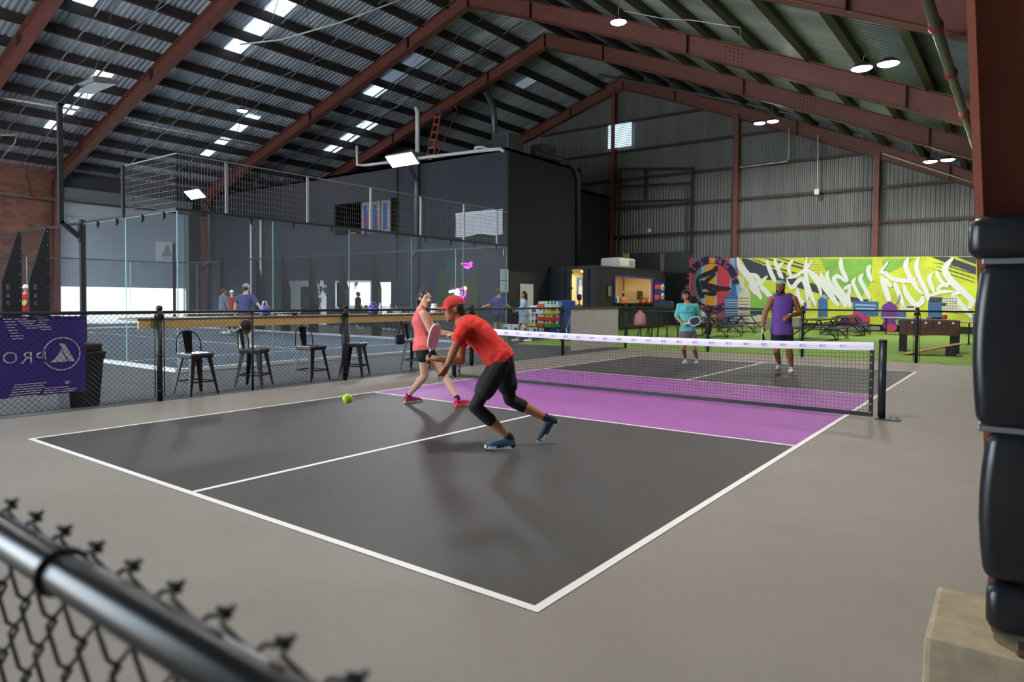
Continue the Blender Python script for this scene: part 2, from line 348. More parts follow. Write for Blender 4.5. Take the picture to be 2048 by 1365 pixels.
# outside seen under the door, and pale ground before the added front opening
b = MB(); b.box(-75, XL-.25, -50, 40, -.4, -.05); b.box(XL-.25, 20, -50, YF-.2, -.4, -.05); struct(b.build('ground_outside', mat('pale_concrete', S(214, 212, 206), .8, vary=.05)))
b = MB(); b.box(-62, -61, -15, 40, -.1, 5); struct(b.build('wall_outside', mat('pale_wall', S(200, 210, 214), .8, vary=.1, vscale=.4)))
# black block (offices) behind the padel court
BX, BY, BZ = -13.0, 14.0, 7.85
OPN = [(-28.6, -25.05, 0, 2.36), (-24.2, -21.55, .95, 2.24), (-21.2, -20.1, .4, 2.22), (-24.4, -19.6, 4.7, 6.3)]
xs = sorted({XL, BX}|{o[0] for o in OPN}|{o[1] for o in OPN}); zsx = sorted({0, BZ}|{o[2] for o in OPN}|{o[3] for o in OPN})
b = MB()
for i in range(len(xs)-1):
    for j in range(len(zsx)-1):
        cx, cz = (xs[i]+xs[i+1])/2, (zsx[j]+zsx[j+1])/2
        if any(o[0] < cx < o[1] and o[2] < cz < o[3] for o in OPN): continue
        b.box(xs[i], xs[i+1], BY, BY+.15, zsx[j], zsx[j+1])
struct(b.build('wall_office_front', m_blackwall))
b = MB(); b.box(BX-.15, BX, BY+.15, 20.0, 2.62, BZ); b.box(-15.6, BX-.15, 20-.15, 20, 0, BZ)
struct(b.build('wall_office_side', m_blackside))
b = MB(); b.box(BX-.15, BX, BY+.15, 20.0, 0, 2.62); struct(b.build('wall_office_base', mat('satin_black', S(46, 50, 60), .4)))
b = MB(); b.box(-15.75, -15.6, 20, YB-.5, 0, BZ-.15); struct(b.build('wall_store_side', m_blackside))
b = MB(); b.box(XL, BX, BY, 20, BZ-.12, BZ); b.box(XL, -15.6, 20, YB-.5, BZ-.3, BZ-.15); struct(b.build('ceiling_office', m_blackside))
# lit reception room behind the openings
m_room = mat('room_white', S(235, 238, 240), .6)
b = MB(); b.box(-36.4, -19.9, 18.0, 18.1, 0, 2.7); b.box(-36.5, -36.4, BY+.15, 18, 0, 2.7); b.box(-19.9, -19.8, BY+.15, 18, 0, 2.7); b.box(-36.4, -19.9, BY+.15, 18, 2.6, 2.7); b.box(-36.4, -19.9, BY+.15, 18, 0, .01)
struct(b.build('wall_reception', m_room))
b = MB(); b.box(-24.6, -19.4, 16, 16.1, 4.2, 6.6); b.box(-24.6, -19.4, BY+.15, 16, 4.2, 4.3); b.box(-24.6, -19.4, BY+.15, 16, 6.5, 6.6); struct(b.build('wall_upper_room', mat('upper_dark', S(62, 60, 62), .8)))

# ------------------------------------------------------------------ lamps that hang in the hall, and unseen ones added to brighten it
m_lamp = mat('led_lens', S(255, 252, 244), .4, emit=60)
m_lamph = mat('lamp_housing', S(40, 40, 42), .5)
def high_bay(x, y, z, label, power=300, twin=True, col=(1, .96, .9), rz=0.0):
    t = empty('high_bay_light', (x, y, z), label, 'ceiling light', 'high bay lights under the roof', rz)
    offs = (-.29, .29) if twin else (0,)
    for o in offs:
        h = MB(); h.lathe([(.0, .14), (.1, .14), (.25, .04), (.26, 0), (.24, 0)], (o, 0, 0), 16); h.build('housing', m_lamph, t)
        l = MB(); l.lathe([(.0, -.05), (.12, -.045), (.2, -.025), (.24, 0)], (o, 0, 0), 16); l.build('lens', m_lamp, t)
    top = roof_off(x)-.4-z
    for o in offs: w = MB(); w.tube([(o, 0, .1), (o*.6, 0, top)], .008, 5); w.build('hanging_cable', m_steel, t)
    la = bpy.data.lights.new('lamp_light', 'AREA'); la.shape = 'DISK'; la.size = .5; la.energy = power; la.color = col; la.spread = PI*.95
    lo = bpy.data.objects.new('lamp_light', la); COL.objects.link(lo); lo.parent = t; lo.location = (0, 0, -.03)
    return t
for (x, y, z, lab, tw) in [(-5.33, 9.5, 9.84, 'single bright high bay light hanging before the long red rafter left of the ridge end', False), (1.7, 9.5, 7.14, 'twin high bay light hanging nearest the padded red column', True),
        (-4.65, 22, 9.35, 'twin high bay light against the red end rafter above the mural', True), (1.95, 22, 6.9, 'small twin high bay light low on the far right near the eave', True),
        (-25.6, 9.5, 10.38, 'single round high bay light under the left roof slope', False),
        (-5.33, -3.5, 9.84, 'added unseen high bay light over the near half of the court', False), (1.7, -3.5, 7.14, 'added unseen high bay light over the near right corner of the court', True),
        (-12.3, -3.5, 11.6, 'added unseen high bay light over the corner of the glass court', False), (-22, -6, 10.4, 'added unseen high bay light over the far side of the glass court', False)]:
    high_bay(x, y, z, lab, 320 if y < 20 else 600, twin=tw)
# ------------------------------------------------------------------ chain-link fences
m_wire = mat('fence_wire_black', S(24, 24, 26), .5)
def lattice(b, O, U, L, z0, z1, p, r, n=3):
    O = Vector(O); U = Vector(U).normalized(); H = z1-z0; k = -int(H/p)-1
    while k*p < L:
        for sg in (1, -1):
            s0 = k*p if sg > 0 else k*p+H
            a, c = (s0, 0.0), (s0+sg*H, H)
            if sg < 0: a, c = c, a
            (sa, ha), (sc, hc) = a, c           # clip along s to [0, L]
            if sa > sc: (sa, ha), (sc, hc) = (sc, hc), (sa, ha)
            if sc <= 0 or sa >= L: continue
            if sa < 0: ha += (hc-ha)*(0-sa)/(sc-sa); sa = 0
            if sc > L: hc = ha+(hc-ha)*(L-sa)/(sc-sa); sc = L
            if sc-sa > .01:
                b.tube([O+U*sa+Vector((0, 0, z0+ha)), O+U*sc+Vector((0, 0, z0+hc))], r, n, smooth=False, cap=False)
        k += 1
def fence(name, O, U, L, posts, label, H=1.2):
    t = empty(name, O, label, 'fence', 'black chain-link fences around the court'); U = Vector(U).normalized()
    for s in posts:
        b = MB(); q = U*s; rr = .036 if abs(s-6.33) > .01 else .017; b.tube([(q.x, q.y, 0), (q.x, q.y, H+(.04 if rr > .02 else -.02))], rr, 10);
        if rr < .02: b.build('line_post', m_black, t); continue
        b.lathe([(.043, 0), (.043, .03), (.03, .055), (0, .062)], (q.x, q.y, H+.03), 10)
        b.lathe([(.041, 0), (.041, .03)], (q.x, q.y, H*.5), 10); b.lathe([(.041, 0), (.041, .03)], (q.x, q.y, .12), 10); b.lathe([(.06, 0), (.045, .12)], (q.x, q.y, H-.1), 10); b.build('post', m_black, t)
        for e in (-.062, .062):
            c = MB(); q = U*(s+e); c.tube([(q.x, q.y, .05), (q.x, q.y, H-.04)], .007, 5); c.build('tension_bar', m_black, t)
    b = MB(); b.tube([(0, 0, H), tuple(U*L+Vector((0, 0, H)))], .021, 10); b.build('top_rail', m_black, t)
    b = MB(); lattice(b, (0, 0, 0), U, L, .03, H+.02, .068, .0024); b.tube([(0, 0, .03), tuple(U*L+Vector((0, 0, .03)))], .004, 4); b.build('chain_link_mesh', m_wire, t)
    return t
fence('chain_link_fence', (-4.6, -9.6, 0), (0, 1, 0), 18.5, [1.5, 4.94, 6.33, 8.09, 11.45, 15.0, 18.4], 'black chain-link fence along the left sideline in front of the bar stools')
fence('chain_link_fence', (-4.6, 9.1, 0), (1, 0, 0), 10.4, [2.37, 4.84, 7.36, 9.9], 'black chain-link fence across the far end before the picnic tables')
# the strip of fixed wind netting on the left fence
# foreground fence, modelled wire by wire
m_gloss = mat('rail_black_gloss', S(20, 21, 24), .3, spec=.3)
t = empty('chain_link_fence', (2.6, -9.0, 0), 'near blurred black chain-link fence with twisted wire ends below the camera', 'fence', 'black chain-link fences around the court')
b = MB(); b.tube([(0, 0, 1.2125), (3.4, 0, 1.2125)], .0138, 24); b.build('top_rail', m_gloss, t)
for x in (1.64, 2.1): b = MB(); b.tube([(x+.002*math.sin(a), .0155*math.cos(a), 1.2125+.0155*math.sin(a)) for a in [i*PI/8 for i in range(17)]], .0022, 6); b.build('tie_wire', m_wire, t)
d = .0275; b = MB(); zt = 1.2265
for k in range(int(3.3/d)):
    pts = []
    for j in range(22):
        left = (j+k) % 2 == 0; x = (k if left else k+1)*d+(.0025 if left else -.0025); z = zt-(j*d*1.1-(.6*d if j else 0))
        s = 1 if left else -1
        pts += [(x, .004*s, z+.004), (x-.0015*s, 0, z), (x, -.004*s, z-.004)]
    b.tube(pts, .0017, 6)
for k in range(1, int(3.3/d), 2):                        # knuckles: two wires twisted and cut above the rail
    x = (k+1)*d if (k+1) % 2 == 0 else k*d
    for s in (1, -1):
        pts = [(x-s*.004, .002*s, zt)]+[(x+s*.0022*math.cos(a), .0022*s*math.sin(a), zt+.0006*a) for a in [i*.8 for i in range(5)]]+[(x+s*.006, -.002*s, zt+.002+.002*s)]
        b.tube(pts, .0016, 6)
b.xf(Matrix.Translation((0, .0185, 0))); b.build('chain_link_mesh', mat('fence_wire_near', S(40, 36, 34), .5), t)

# ------------------------------------------------------------------ pickleball net
m_net = mat('net_cord', S(18, 18, 20), .8); m_band = mat('net_band', S(226, 220, 232), .7, vary=.04, vscale=2)
m_logo = mat('net_logo_purple', S(132, 104, 182), .7); m_brass = mat('brass', S(190, 160, 90), .3, metal=1)
t = empty('pickleball_net', (0, -.03, 0), 'pickleball net with white top band across the purple kitchen', 'net')
NX = 3.30
def ntop(x): return .868+.05*(x/NX)**2
b = MB(); random.seed(3); n = int(2*NX/.045)
for i in range(n+1):
    x = -NX+i*2*NX/n; pts = []
    for j in range(7): 
        z = .05+(ntop(x)-.09-.05)*j/6; pts.append((x+random.uniform(-.004, .004), random.uniform(-.003, .003)+.015*math.sin(j/6*PI), z))
    b.tube(pts, .0016, 3, smooth=False, cap=False)
for j in range(18):
    pts = []
    for i in range(45): 
        x = -NX+i*2*NX/44; z = .05+(ntop(x)-.09-.05)*j/17; pts.append((x, .015*math.sin(j/17*PI), z+random.uniform(-.003, .003)))
    b.tube(pts, .0016, 3, smooth=False, cap=False)
b.build('net_mesh', m_net, t)
b = MB(); vs = []; fs = []; N = 60
for i in range(N+1):
    x = -NX-.01+i*(2*NX+.03)/N; zt = ntop(x)+.002
    w = .004*math.sin(x*9)
    for (yy, zz) in ((-.012-w, -.098), (-.016, -.05), (-.01, -.004), (0, 0), (.01, -.004), (.016, -.05), (.012-w, -.098)): vs.append((x, yy, zt+zz))
for i in range(N):
    for j in range(6): fs.append((i*7+j, i*7+j+1, i*7+j+8, i*7+j+7))
b.add(vs, fs, 0, True); bd = b.build('top_band', m_band, t)
b = MB(); x = -NX+.12
while x < NX-.1:                                          # small printed marks on the band
    z = ntop(x)-.05; y = -.0185
    for (a0, a1, c0, c1) in [(-.036, -.032, -.014, .016), (-.028, -.012, -.014, -.009), (-.028, -.012, -.002, .003), (-.028, -.012, .011, .016), (-.028, -.024, -.014, .016), (-.016, -.012, -.014, .003), (-.004, .014, .011, .016), (-.004, 0, -.014, .016), (.01, .014, -.014, .016), (.02, .036, -.014, -.009), (.02, .036, .011, .016), (.02, .024, -.002, .016), (.032, .036, -.014, .003), (.05, .053, .02, .026), (.06, .064, .008, .012), (.044, .047, .006, .012)]:
        b.quad((x+a0, y, z+c0), (x+a1, y, z+c0), (x+a1, y, z+c1), (x+a0, y, z+c1))
    x += .237
b.build('band_print', m_logo, bd)
b = MB(); b.bar((-NX, 0, .045), (NX+.02, 0, .045), .012, .05); b.build('bottom_tape', m_black, t)
for x in (-NX, NX):
    b = MB(); b.bbox(x-.025, x+.025, -.012, .012, .03, ntop(x)-.09, .008); sd = b.build('side_tape', m_black, t)
    for j in range(8): g = MB(); g.sph((x+(.0), -.015, .07+j*.1), .012, 8, sc=(1, .5, 1)); g.tube([(x, -.014, .07+j*.1), (x+(.07 if x > 0 else -.07), 0, .08+j*.1)], .002, 4); g.build('brass_grommet', m_brass, sd)
for s in (-1, 1):
    x = s*(NX+.115)
    b = MB(); b.tube([(x, 0, .012), (x, 0, .935)], .043, 20); b.lathe([(.047, 0), (.047, .02), (.02, .028), (0, .028)], (x, 0, .93), 20); b.sph((x-.01*s, -.043, .86), .006, 8, sc=(1, .6, 1)); po = b.build('post', mat('post_black', S(34, 38, 44), .35), t)
    b = MB(); b.bbox(x-.06 if s > 0 else x-.2, x+.2 if s > 0 else x+.06, -.075, .075, .001, .014, .004); b.build('base_plate', mat('plate_grey', S(70, 70, 72), .5, metal=.5), po)
    for (px_, py_) in ((.09, -.04), (.09, .04), (.165, -.04), (.165, .04), (-.03, -.055)):
        b = MB(); b.lathe([(.014, 0), (.014, .012), (.008, .014), (.008, .03), (0, .032)], (x+s*px_, py_, .013), 6, smooth=False); b.build('anchor_bolt', m_steel, po)

# ------------------------------------------------------------------ ball in flight
c = dep(695, 798, 5.0)
b = MB(); bm = bmesh.new(); bmesh.ops.create_icosphere(bm, subdivisions=4, radius=.037)
b.bm(bm, 0, True); k = 26
for i in range(k):
    y = 1-2*(i+.5)/k; r = math.sqrt(1-y*y); a = i*2.39996; v = Vector((r*math.cos(a), r*math.sin(a), y)); M_ = v.to_track_quat('Z', 'Y').to_matrix().to_4x4()
    b.add([M_ @ Vector((.0042*math.cos(q*PI/4), .0042*math.sin(q*PI/4), .0372)) for q in range(8)], [tuple(range(8))], 1)
o = b.build('pickleball', [mat('ball_lime', S(176, 222, 40), .5), mat('ball_hole', S(60, 80, 20), .8)]); o.location = c
tag(o, 'lime green perforated pickleball in the air left of the running player', 'ball')

# ------------------------------------------------------------------ glass padel court
m_glass = glassmat('padel_glass', (.90, .95, .97), .9); m_gedge = mat('glass_edge', S(150, 185, 185), .2)
m_wmesh = mat('mesh_wire_lit', S(120, 122, 128), .4, metal=.3); m_wmeshb = mat('mesh_wire_black', S(26, 27, 30), .5)  # upper mesh wire is coloured lighter so that it looks lit
X0, X1, Y0, Y1 = -7.85, -27.85, -2.75, 7.3
b = MB(); b.box(X1, X0, Y0, Y1, -.003, .004); struct(b.build('floor_padel', m_turfb))
b = MB()
for (xa, xb, ya, yb) in [(X0-3, X0-2.95, Y0, Y1), (X1+2.95, X1+3, Y0, Y1), (X1+3, X0-3, (Y0+Y1)/2-.025, (Y0+Y1)/2+.025)]: b.quad((xa, ya, .006), (xb, ya, .006), (xb, yb, .006), (xa, yb, .006))
struct(b.build('trim_padel_lines', m_line))
t = empty('padel_court', (0, 0, 0), 'glass and mesh walled padel court beyond the left fence', 'padel court')
def gpanel(p, q, z0, z1, par):
    b = MB(); p, q = Vector(p), Vector(q); u = (q-p).normalized(); p = p+u*.006; q = q-u*.006; nrm = Vector((-u.y, u.x, 0))*.005
    b.add([p-nrm+Vector((0, 0, z0)), q-nrm+Vector((0, 0, z0)), q-nrm+Vector((0, 0, z1)), p-nrm+Vector((0, 0, z1))], [(0, 1, 2, 3)], 0)
    for e in (p, q): b.bar(e+Vector((0, 0, z0)), e+Vector((0, 0, z1)), .008, .012, 1, up=u)
    b.bar(p+Vector((0, 0, z1)), q+Vector((0, 0, z1)), .012, .006, 1)
    o = b.build('glass_panel', [m_glass, m_gedge], par)
    return o
for i in range(5): gpanel((X0, Y0+i*2.01, 0), (X0, Y0+(i+1)*2.01, 0), .06, 3.0, t)
for i in range(5): gpanel((X1, Y0+i*2.01, 0), (X1, Y0+(i+1)*2.01, 0), .06, 3.0, t)
for y in (Y0, Y1):
    for i in range(2): gpanel((X0-i*2.07, y, 0), (X0-(i+1)*2.07, y, 0), .06, 3.0, t)
    for i in range(2): gpanel((X1+i*2.07, y, 0), (X1+(i+1)*2.07, y, 0), .06, 3.0, t)
def grid(p, q, z0, z1, sp, m, par, r=.0023, spz=None):
    b = MB(); p, q = Vector(p), Vector(q); L = (q-p).length; u = (q-p)/L; n = int(L/sp)
    for i in range(n+1): 
        c = p+u*(i*L/n); b.tube([c+Vector((0, 0, z0)), c+Vector((0, 0, z1))], r, 3, smooth=False, cap=False)
    nz = int((z1-z0)/(spz or sp))
    for j in range(nz+1): 
        z = z0+(z1-z0)*j/nz; b.tube([p+Vector((0, 0, z)), q+Vector((0, 0, z))], r, 3, smooth=False, cap=False)
    return b.build('mesh_panel', m, par)
ZT = 4.06
for y in [Y0+i*2.01 for i in range(5)]: grid((X0-.03, y, 0), (X0-.03, y+2.01, 0), 3.06, ZT, .06, m_wmesh, t, .0033, .1)
grid((X0-.03, Y0, 0), (X0-2.07, Y0, 0), 3.06, ZT, .06, m_wmesh, t, .0033, .1)
grid((X0-.03, Y1, 0), (X0-2.07, Y1, 0), 3.06, ZT, .05, m_wmeshb, t)
xm = [X0-4.14, -13.88, -15.68, -17.5, -19.3, -21.1, X1+4.14]
for y, m in ((Y0, m_wmeshb), (Y1, m_wmeshb)):
    for i in range(6): grid((xm[i], y, 0), (xm[i+1], y, 0), .08, 3.0, .05, m, t)
rl = MB()
for (p, q) in [((X0, Y0, 3.03), (X0, Y1+.05, 3.03)), ((X0, Y0, 3.03), (X1, Y0, 3.03)), ((X0, Y1, 3.03), (X1, Y1, 3.03)), ((X1, Y0, 3.03), (X1, Y1, 3.03))]:
    b = MB(); b.bar(p, q, .05, .05); b.build('top_rail', mat('rail_dark', S(52, 56, 62), .4, metal=.4), t)
for (p, q) in [((X0, Y0, ZT), (X0, Y1, ZT)), ((X0, Y0, ZT), (X0-2.07, Y0, ZT)), ((X0, Y0, .03), (X0, Y1, .03)), ((X0, Y0, .03), (X1, Y0, .03)), ((X0, Y1, .03), (X1, Y1, .03)), ((X1, Y0, .03), (X1, Y1, .03))]:
    b = MB(); 
    if p[2] > 1: b.bar(p, q, .022, .022, 0); b.build('mesh_top_wire', m_wmesh, t)
    else: b.bar((p[0], p[1], .035), (q[0], q[1], .035), .12, .065); b.build('base_beam', mat('base_beam_white', S(196, 198, 198), .5), t)
for y in [Y0+1.0, Y0+2.9, Y0+4.7, Y0+6.4, Y0+8.1, Y0+9.6]:
    b = MB(); b.bar((X0-.035, y, 3.0), (X0-.035, y, ZT+.02), .035, .05); b.build('mesh_post', m_steel, t)
for i in range(10):
    b = MB(); y = Y0+.5+i*1.0; b.bar((X0+.01, y, 2.93), (X0+.01, y, 3.02), .03, .05); b.sph((X0+.02, y, 2.91), .028, 8); b.build('glass_clamp', m_black, t)
for x in (X0-.45, X0-1.3, X0-2.4, X0-3.3):
    b = MB(); b.bar((x, Y0-.02, 2.9), (x, Y0-.02, 3.02), .03, .05); b.sph((x, Y0-.03, 2.89), .026, 8); b.build('glass_clamp', m_black, t)
def post(x, y, z=3.02): 
    b = MB(); b.box(x-.05, x+.05, y-.05, y+.05, 0, z); return b.build('post', m_black, t)
for (x, y, z) in [(X0-4.14, Y0, 3.1), (X0-4.14, Y1, 3.1), (X1+4.14, Y0, 3.1), (X1+4.14, Y1, 3.1), (X1, Y0, 4), (X1, Y1, 4)]: post(x, y, z)
b = MB(); b.bar((X0-2.1, Y0-.03, 3.0), (X0-2.1, Y0-.03, 4.06), .07, .05); b.build('mesh_post', m_black, t)
m_let = mat('gusset_letters', S(120, 122, 126), .6); m_letr = mat('gusset_letters_red', S(120, 50, 50), .6)
def gusset(x, y, s):                                   # tapered plate post outside the mesh
    b = MB(); w = .42
    prof = [(0, 0), (s*w, 0), (s*w, 1.75), (s*.07, 3.02), (0, 3.02)]
    n = len(prof); vs = [(x-.03, y+p, z) for p, z in prof]+[(x+.03, y+p, z) for p, z in prof]
    b.add(vs, [tuple(range(n)), tuple(range(2*n-1, n-1, -1))]+[(i, i+n, (i+1) % n+n, (i+1) % n) for i in range(n)])
    o = b.build('gusset_post', m_black, t)
    l = MB()
    for i, ch in enumerate('EatPadel'):
        bm = textmesh(ch, .17)
        l.bm(bm, 0 if i < 3 else 1, False, frame((x+.036, y+s*.3, 1.62-i*.19-(.12 if i > 2 else 0)), (0, 1, 0), (0, 0, 1)))
    l.build('gusset_lettering', [m_let, m_letr], o)
    q = MB()
    for i in range(9): q.sph((x+.034, y+s*.04, .3+i*.33), .012, 6)
    q.build('bolt_heads', m_steel, o)
for x in xm[1:6]: gusset(x, Y0, -1); gusset(x, Y1, 1)
# padel net
b = MB(); nx = (X0+X1)/2
for i in range(200): b.tube([(nx, Y0+.05+i*.05, .05), (nx, Y0+.05+i*.05, .86)], .002, 3, smooth=False, cap=False)
for j in range(17): b.tube([(nx, Y0+.05, .05+j*.05), (nx, Y1-.05, .05+j*.05)], .002, 3, smooth=False, cap=False)
pn = empty('padel_net', (0, 0, 0), 'low black net across the middle of the glass court', 'net'); b.build('net_mesh', m_net, pn)
b = MB(); b.box(nx-.01, nx+.01, Y0+.05, Y1-.05, .84, .9); b.build('top_band', m_white, pn)
for y in (Y0+.08, Y1-.08):
    b = MB(); b.box(nx-.04, nx+.04, y-.04, y+.04, 0, .95); b.build('post', m_black, pn)
# floodlight masts of the padel court
m_flood = mat('flood_lens', S(240, 246, 255), .4, emit=45)
def mast(x, y, s, label, ang=0.0, lit=True):
    t = empty('floodlight_mast', (x, y, 0), label, 'floodlight', 'floodlight masts on the glass court')
    b = MB(); o = .42*s
    b.bar((0, .06*s, 2.72), (0, o, 3.02), .09, .09); b.bar((0, o, 2.98), (0, o, 5.55), .09, .09); b.bar((0, o, 5.5), (.25*0, o*.1, 6.02), .09, .09); b.bar((0, .06*s, 2.6), (0, .06*s, 3.0), .1, .03)
    b.build('pole', m_black, t)
    b = MB(); b.box(-.64, .64, -.25, .25, 6.06, 6.14)
    for k in range(11): b.box(-.5+k*.1-.012, -.5+k*.1+.012, -.18, .18, 6.14, 6.2)
    hd = b.build('lamp_head', mat('flood_housing', S(88, 88, 84), .5), t)
    l = MB(); l.box(-.61, .61, -.22, .22, 6.045, 6.058); l.build('lens', m_flood if lit else mat('flood_lens_off', S(120, 130, 140), .2), t)
    for c in t.children:
        if c.name.startswith('pole'): continue
        M_ = Matrix.Translation((0, -.25*s, 6.1)) @ Matrix.Rotation(-math.radians(ang)*s, 4, 'X') @ Matrix.Translation((0, 0, -6.1)); c.data.transform(M_)
    b = MB(); b.tube([(.05, o, 3.2), (.1, o*.7, 2.98), (.06, .05, 2.96)], .008, 5); b.build('power_cord', m_black, t)
    if not lit: return
    la = bpy.data.lights.new('lamp_light', 'AREA'); la.shape = 'RECTANGLE'; la.size = 1.0; la.size_y = .35; la.energy = 500; la.color = (.9, .95, 1)
    lo = bpy.data.objects.new('lamp_light', la); COL.objects.link(lo); lo.parent = t; lo.matrix_local = Matrix.Translation((0, -.25*s, 6.02)) @ Matrix.Rotation(-math.radians(ang)*s, 4, 'X')
mast(X0-4.14, Y0, -1, 'nearest black floodlight mast rising left before the roller door', 8, False)
mast(X0-4.3, Y1+.05, 1, 'glaring floodlight mast in front of the black office wall', 42)
mast(-25.5, Y1+.05, 1, 'glaring floodlight mast behind the upper mesh near the roller door', 42)
mast(-23.7, Y0, -1, 'floodlight mast at the far left side of the glass court', 8)

# ------------------------------------------------------------------ bar counter and stools
m_ply = mat('yellow_plywood', S(236, 204, 132), .6, vary=.15, vscale=3, stretch=(1, .2, 6)); m_ctop = mat('counter_top', S(120, 100, 76), .5, vary=.2, vscale=4)
t = empty('bar_counter', (-4.72, -4.9, 0), 'long plywood bar counter with yellow front board behind the left fence', 'counter')
b = MB(); b.bbox(-.5, .06, -.02, 7.06, 1.085, 1.115, .006); b.build('counter_top', m_ctop, t)
b = MB(); b.bbox(.02, .05, 0, 7.04, .975, 1.085, .004); b.build('front_board', m_ply, t)
for y in (.5, 2.3, 4.6, 6.6):
    b = MB(); b.bbox(-.4, -.0, y-.025, y+.025, 1.0, 1.085, .01); b.build('bracket', m_black, t)
m_gun = mat('gunmetal', S(42, 38, 38), .4, metal=.5, vary=.12, vscale=6); m_seatw = mat('stool_seat', S(132, 128, 124), .3, metal=.85, vary=.2, vscale=8)
def stool():
    t = empty('bar_stool', (0, 0, 0), '', 'stool', 'gunmetal bar stools under the counter')
    b = MB(); b.bbox(-.18, .18, -.18, .18, .575, .6, .012); b.bbox(-.175, .175, -.175, .175, .53, .58, .01, 1); b.build('seat', [m_seatw, m_gun], t)
    for sx in (-1, 1):
        for sy in (-1, 1):
            a = Vector((sx*.15, sy*.15, .57)); c = Vector((sx*.225, sy*.225, 0))
            b = MB(); w0, w1 = .075, .03
            vs = []
            for (p, w) in ((a, w0), (c, w1)):
                vs += [p+Vector((0, -sy*w, 0)), p, p+Vector((-sx*w, 0, 0)), p+Vector((-sx*w*.86, -sy*.012, 0)), p+Vector((-sx*.014, -sy*.014, 0)), p+Vector((-sx*.012, -sy*w*.86, 0))]
            fs = [(i, (i+1) % 6, (i+1) % 6+6, i+6) for i in range(6)]
            if sx*sy < 0: fs = [f[::-1] for f in fs]
            b.add(vs, fs+[(0, 1, 2, 3, 4, 5), (11, 10, 9, 8, 7, 6)]); b.build('leg', m_gun, t)
    b = MB()
    for p, q in (((-.2, -.2), (.2, -.2)), ((.2, -.2), (.2, .2)), ((.2, .2), (-.2, .2)), ((-.2, .2), (-.2, -.2))):
        b.bar((p[0]*.97, p[1]*.97, .19), (q[0]*.97, q[1]*.97, .19), .008, .022)
    b.build('footrest', m_gun, t)
    b = MB(); pts = []
    for i in range(17):
        a = PI*i/16; pts.append((-.165-.055*math.sin(a), -.19*math.cos(a), .6+.31*math.sin(a)**.55))
    b.tube(pts, .009, 8); b.build('back_hoop', m_gun, t)
    b = MB(); vs = []
    for (z, x, w) in ((.59, -.165, .05), (.7, -.185, .06), (.8, -.2, .068), (.905, -.218, .075)):
        vs += [(x, -w, z), (x-.006, 0, z), (x, w, z)]
    fs = []
    for i in range(3): 
        for j in range(2): fs.append((i*3+j, i*3+j+1, i*3+j+4, i*3+j+3)); 
    vs2 = [(x-.004, y, z) for x, y, z in vs]; b.add(vs, fs, 0, True); b.add(vs2, [f[::-1] for f in fs], 0, True); b.build('backrest', m_gun, t)
    return t
st0 = stool()
for i, (x, y, rz, lab) in enumerate([(-4.86, -4.02, .05, 'first gunmetal bar stool right of the leftmost fence post'), (-5.0, -2.99, .6, 'gunmetal bar stool with orange glint on its seat below the hanging black cap'),
        (-4.92, -1.97, .1, 'gunmetal bar stool standing left of the second thick fence post'), (-4.96, -1.0, .55, 'gunmetal bar stool standing right of the second thick fence post'), (-4.97, .55, .3, 'gunmetal bar stool behind the woman in the coral top')]):
    o = st0 if i == 0 else copy_tree(st0); o.location = (x, y, 0); o.rotation_euler.z = rz; o['label'] = lab

# ------------------------------------------------------------------ rubbish bin and purple banner on the left fence
t = empty('rubbish_bin', (-4.98, -5.5, 0), 'tall black rubbish bin behind the purple banner', 'bin')
b = MB(); vs = []
for (z, w) in ((0, .17), (.6, .21), (.62, .225), (.66, .225)): vs += [(-w, -w, z), (w, -w, z), (w, w, z), (-w, w, z)]
fs = [(3, 2, 1, 0)]
for k in range(3): fs += [(k*4+i, k*4+(i+1) % 4, k*4+4+(i+1) % 4, k*4+4+i) for i in range(4)]
b.add(vs, fs+[(12, 13, 14, 15)]); b.build('body', mat('bin_black', S(30, 30, 34), .45), t)
b = MB(); b.bbox(-.235, .235, -.235, .235, .66, .7, .012); b.bbox(-.2, .2, -.2, .2, .7, .8, .02); b.build('lid', mat('bin_lid', S(46, 42, 42), .4), t)
m_ban = mat('banner_purple', S(66, 46, 140), .5, vary=.06, vscale=1.5); m_pri = mat('banner_print', S(196, 194, 214), .6)
# a mesh banner tied to the fence; its print is read from behind, so it runs mirrored
t = empty('banner', (-4.655, -5.55, 0), 'purple sponsor banner tied to the left fence with a white sail emblem', 'banner')
b = MB(); N = 24; vs = []; fs = []
for i in range(N+1):
    y = -i*2.4/N
    for j in range(9): z = .215+.945*j/8-.0; vs.append((.006*math.sin(y*5+j*.6), y, z))
for i in range(N):
    for j in range(8): fs.append((i*9+j, i*9+j+1, i*9+j+10, i*9+j+9))
b.add(vs, fs, 0, True); cl = b.build('cloth', m_ban, t)
b = MB(); BXX = .016
def bp(px, py): return on('x', -4.655+BXX, px, py)-Vector((-4.655, -5.55, 0))
cy, cz = bp(124, 708).y, bp(124, 708).z
def ring(c, r0, r1, n=40): 
    vs = []
    for i in range(n):
        a = 2*PI*i/n
        for r in (r0, r1): vs.append((BXX, c[0]+r*math.cos(a), c[1]+r*math.sin(a)))
    b.add(vs, [(2*i, 2*i+1, (2*i+3) % (2*n), (2*i+2) % (2*n)) for i in range(n)])
R_ = .205; ring((cy, cz), R_-.016, R_)
for poly in ([(-.03, .125), (.03, .125), (.15, -.1), (.075, -.1)], [(-.01, .06), (.06, -.1), (-.15, -.1), (-.1, -.075), (-.05, -.02)]):
    b.poly([(BXX, cy+u*.95, cz+v) for u, v in poly])
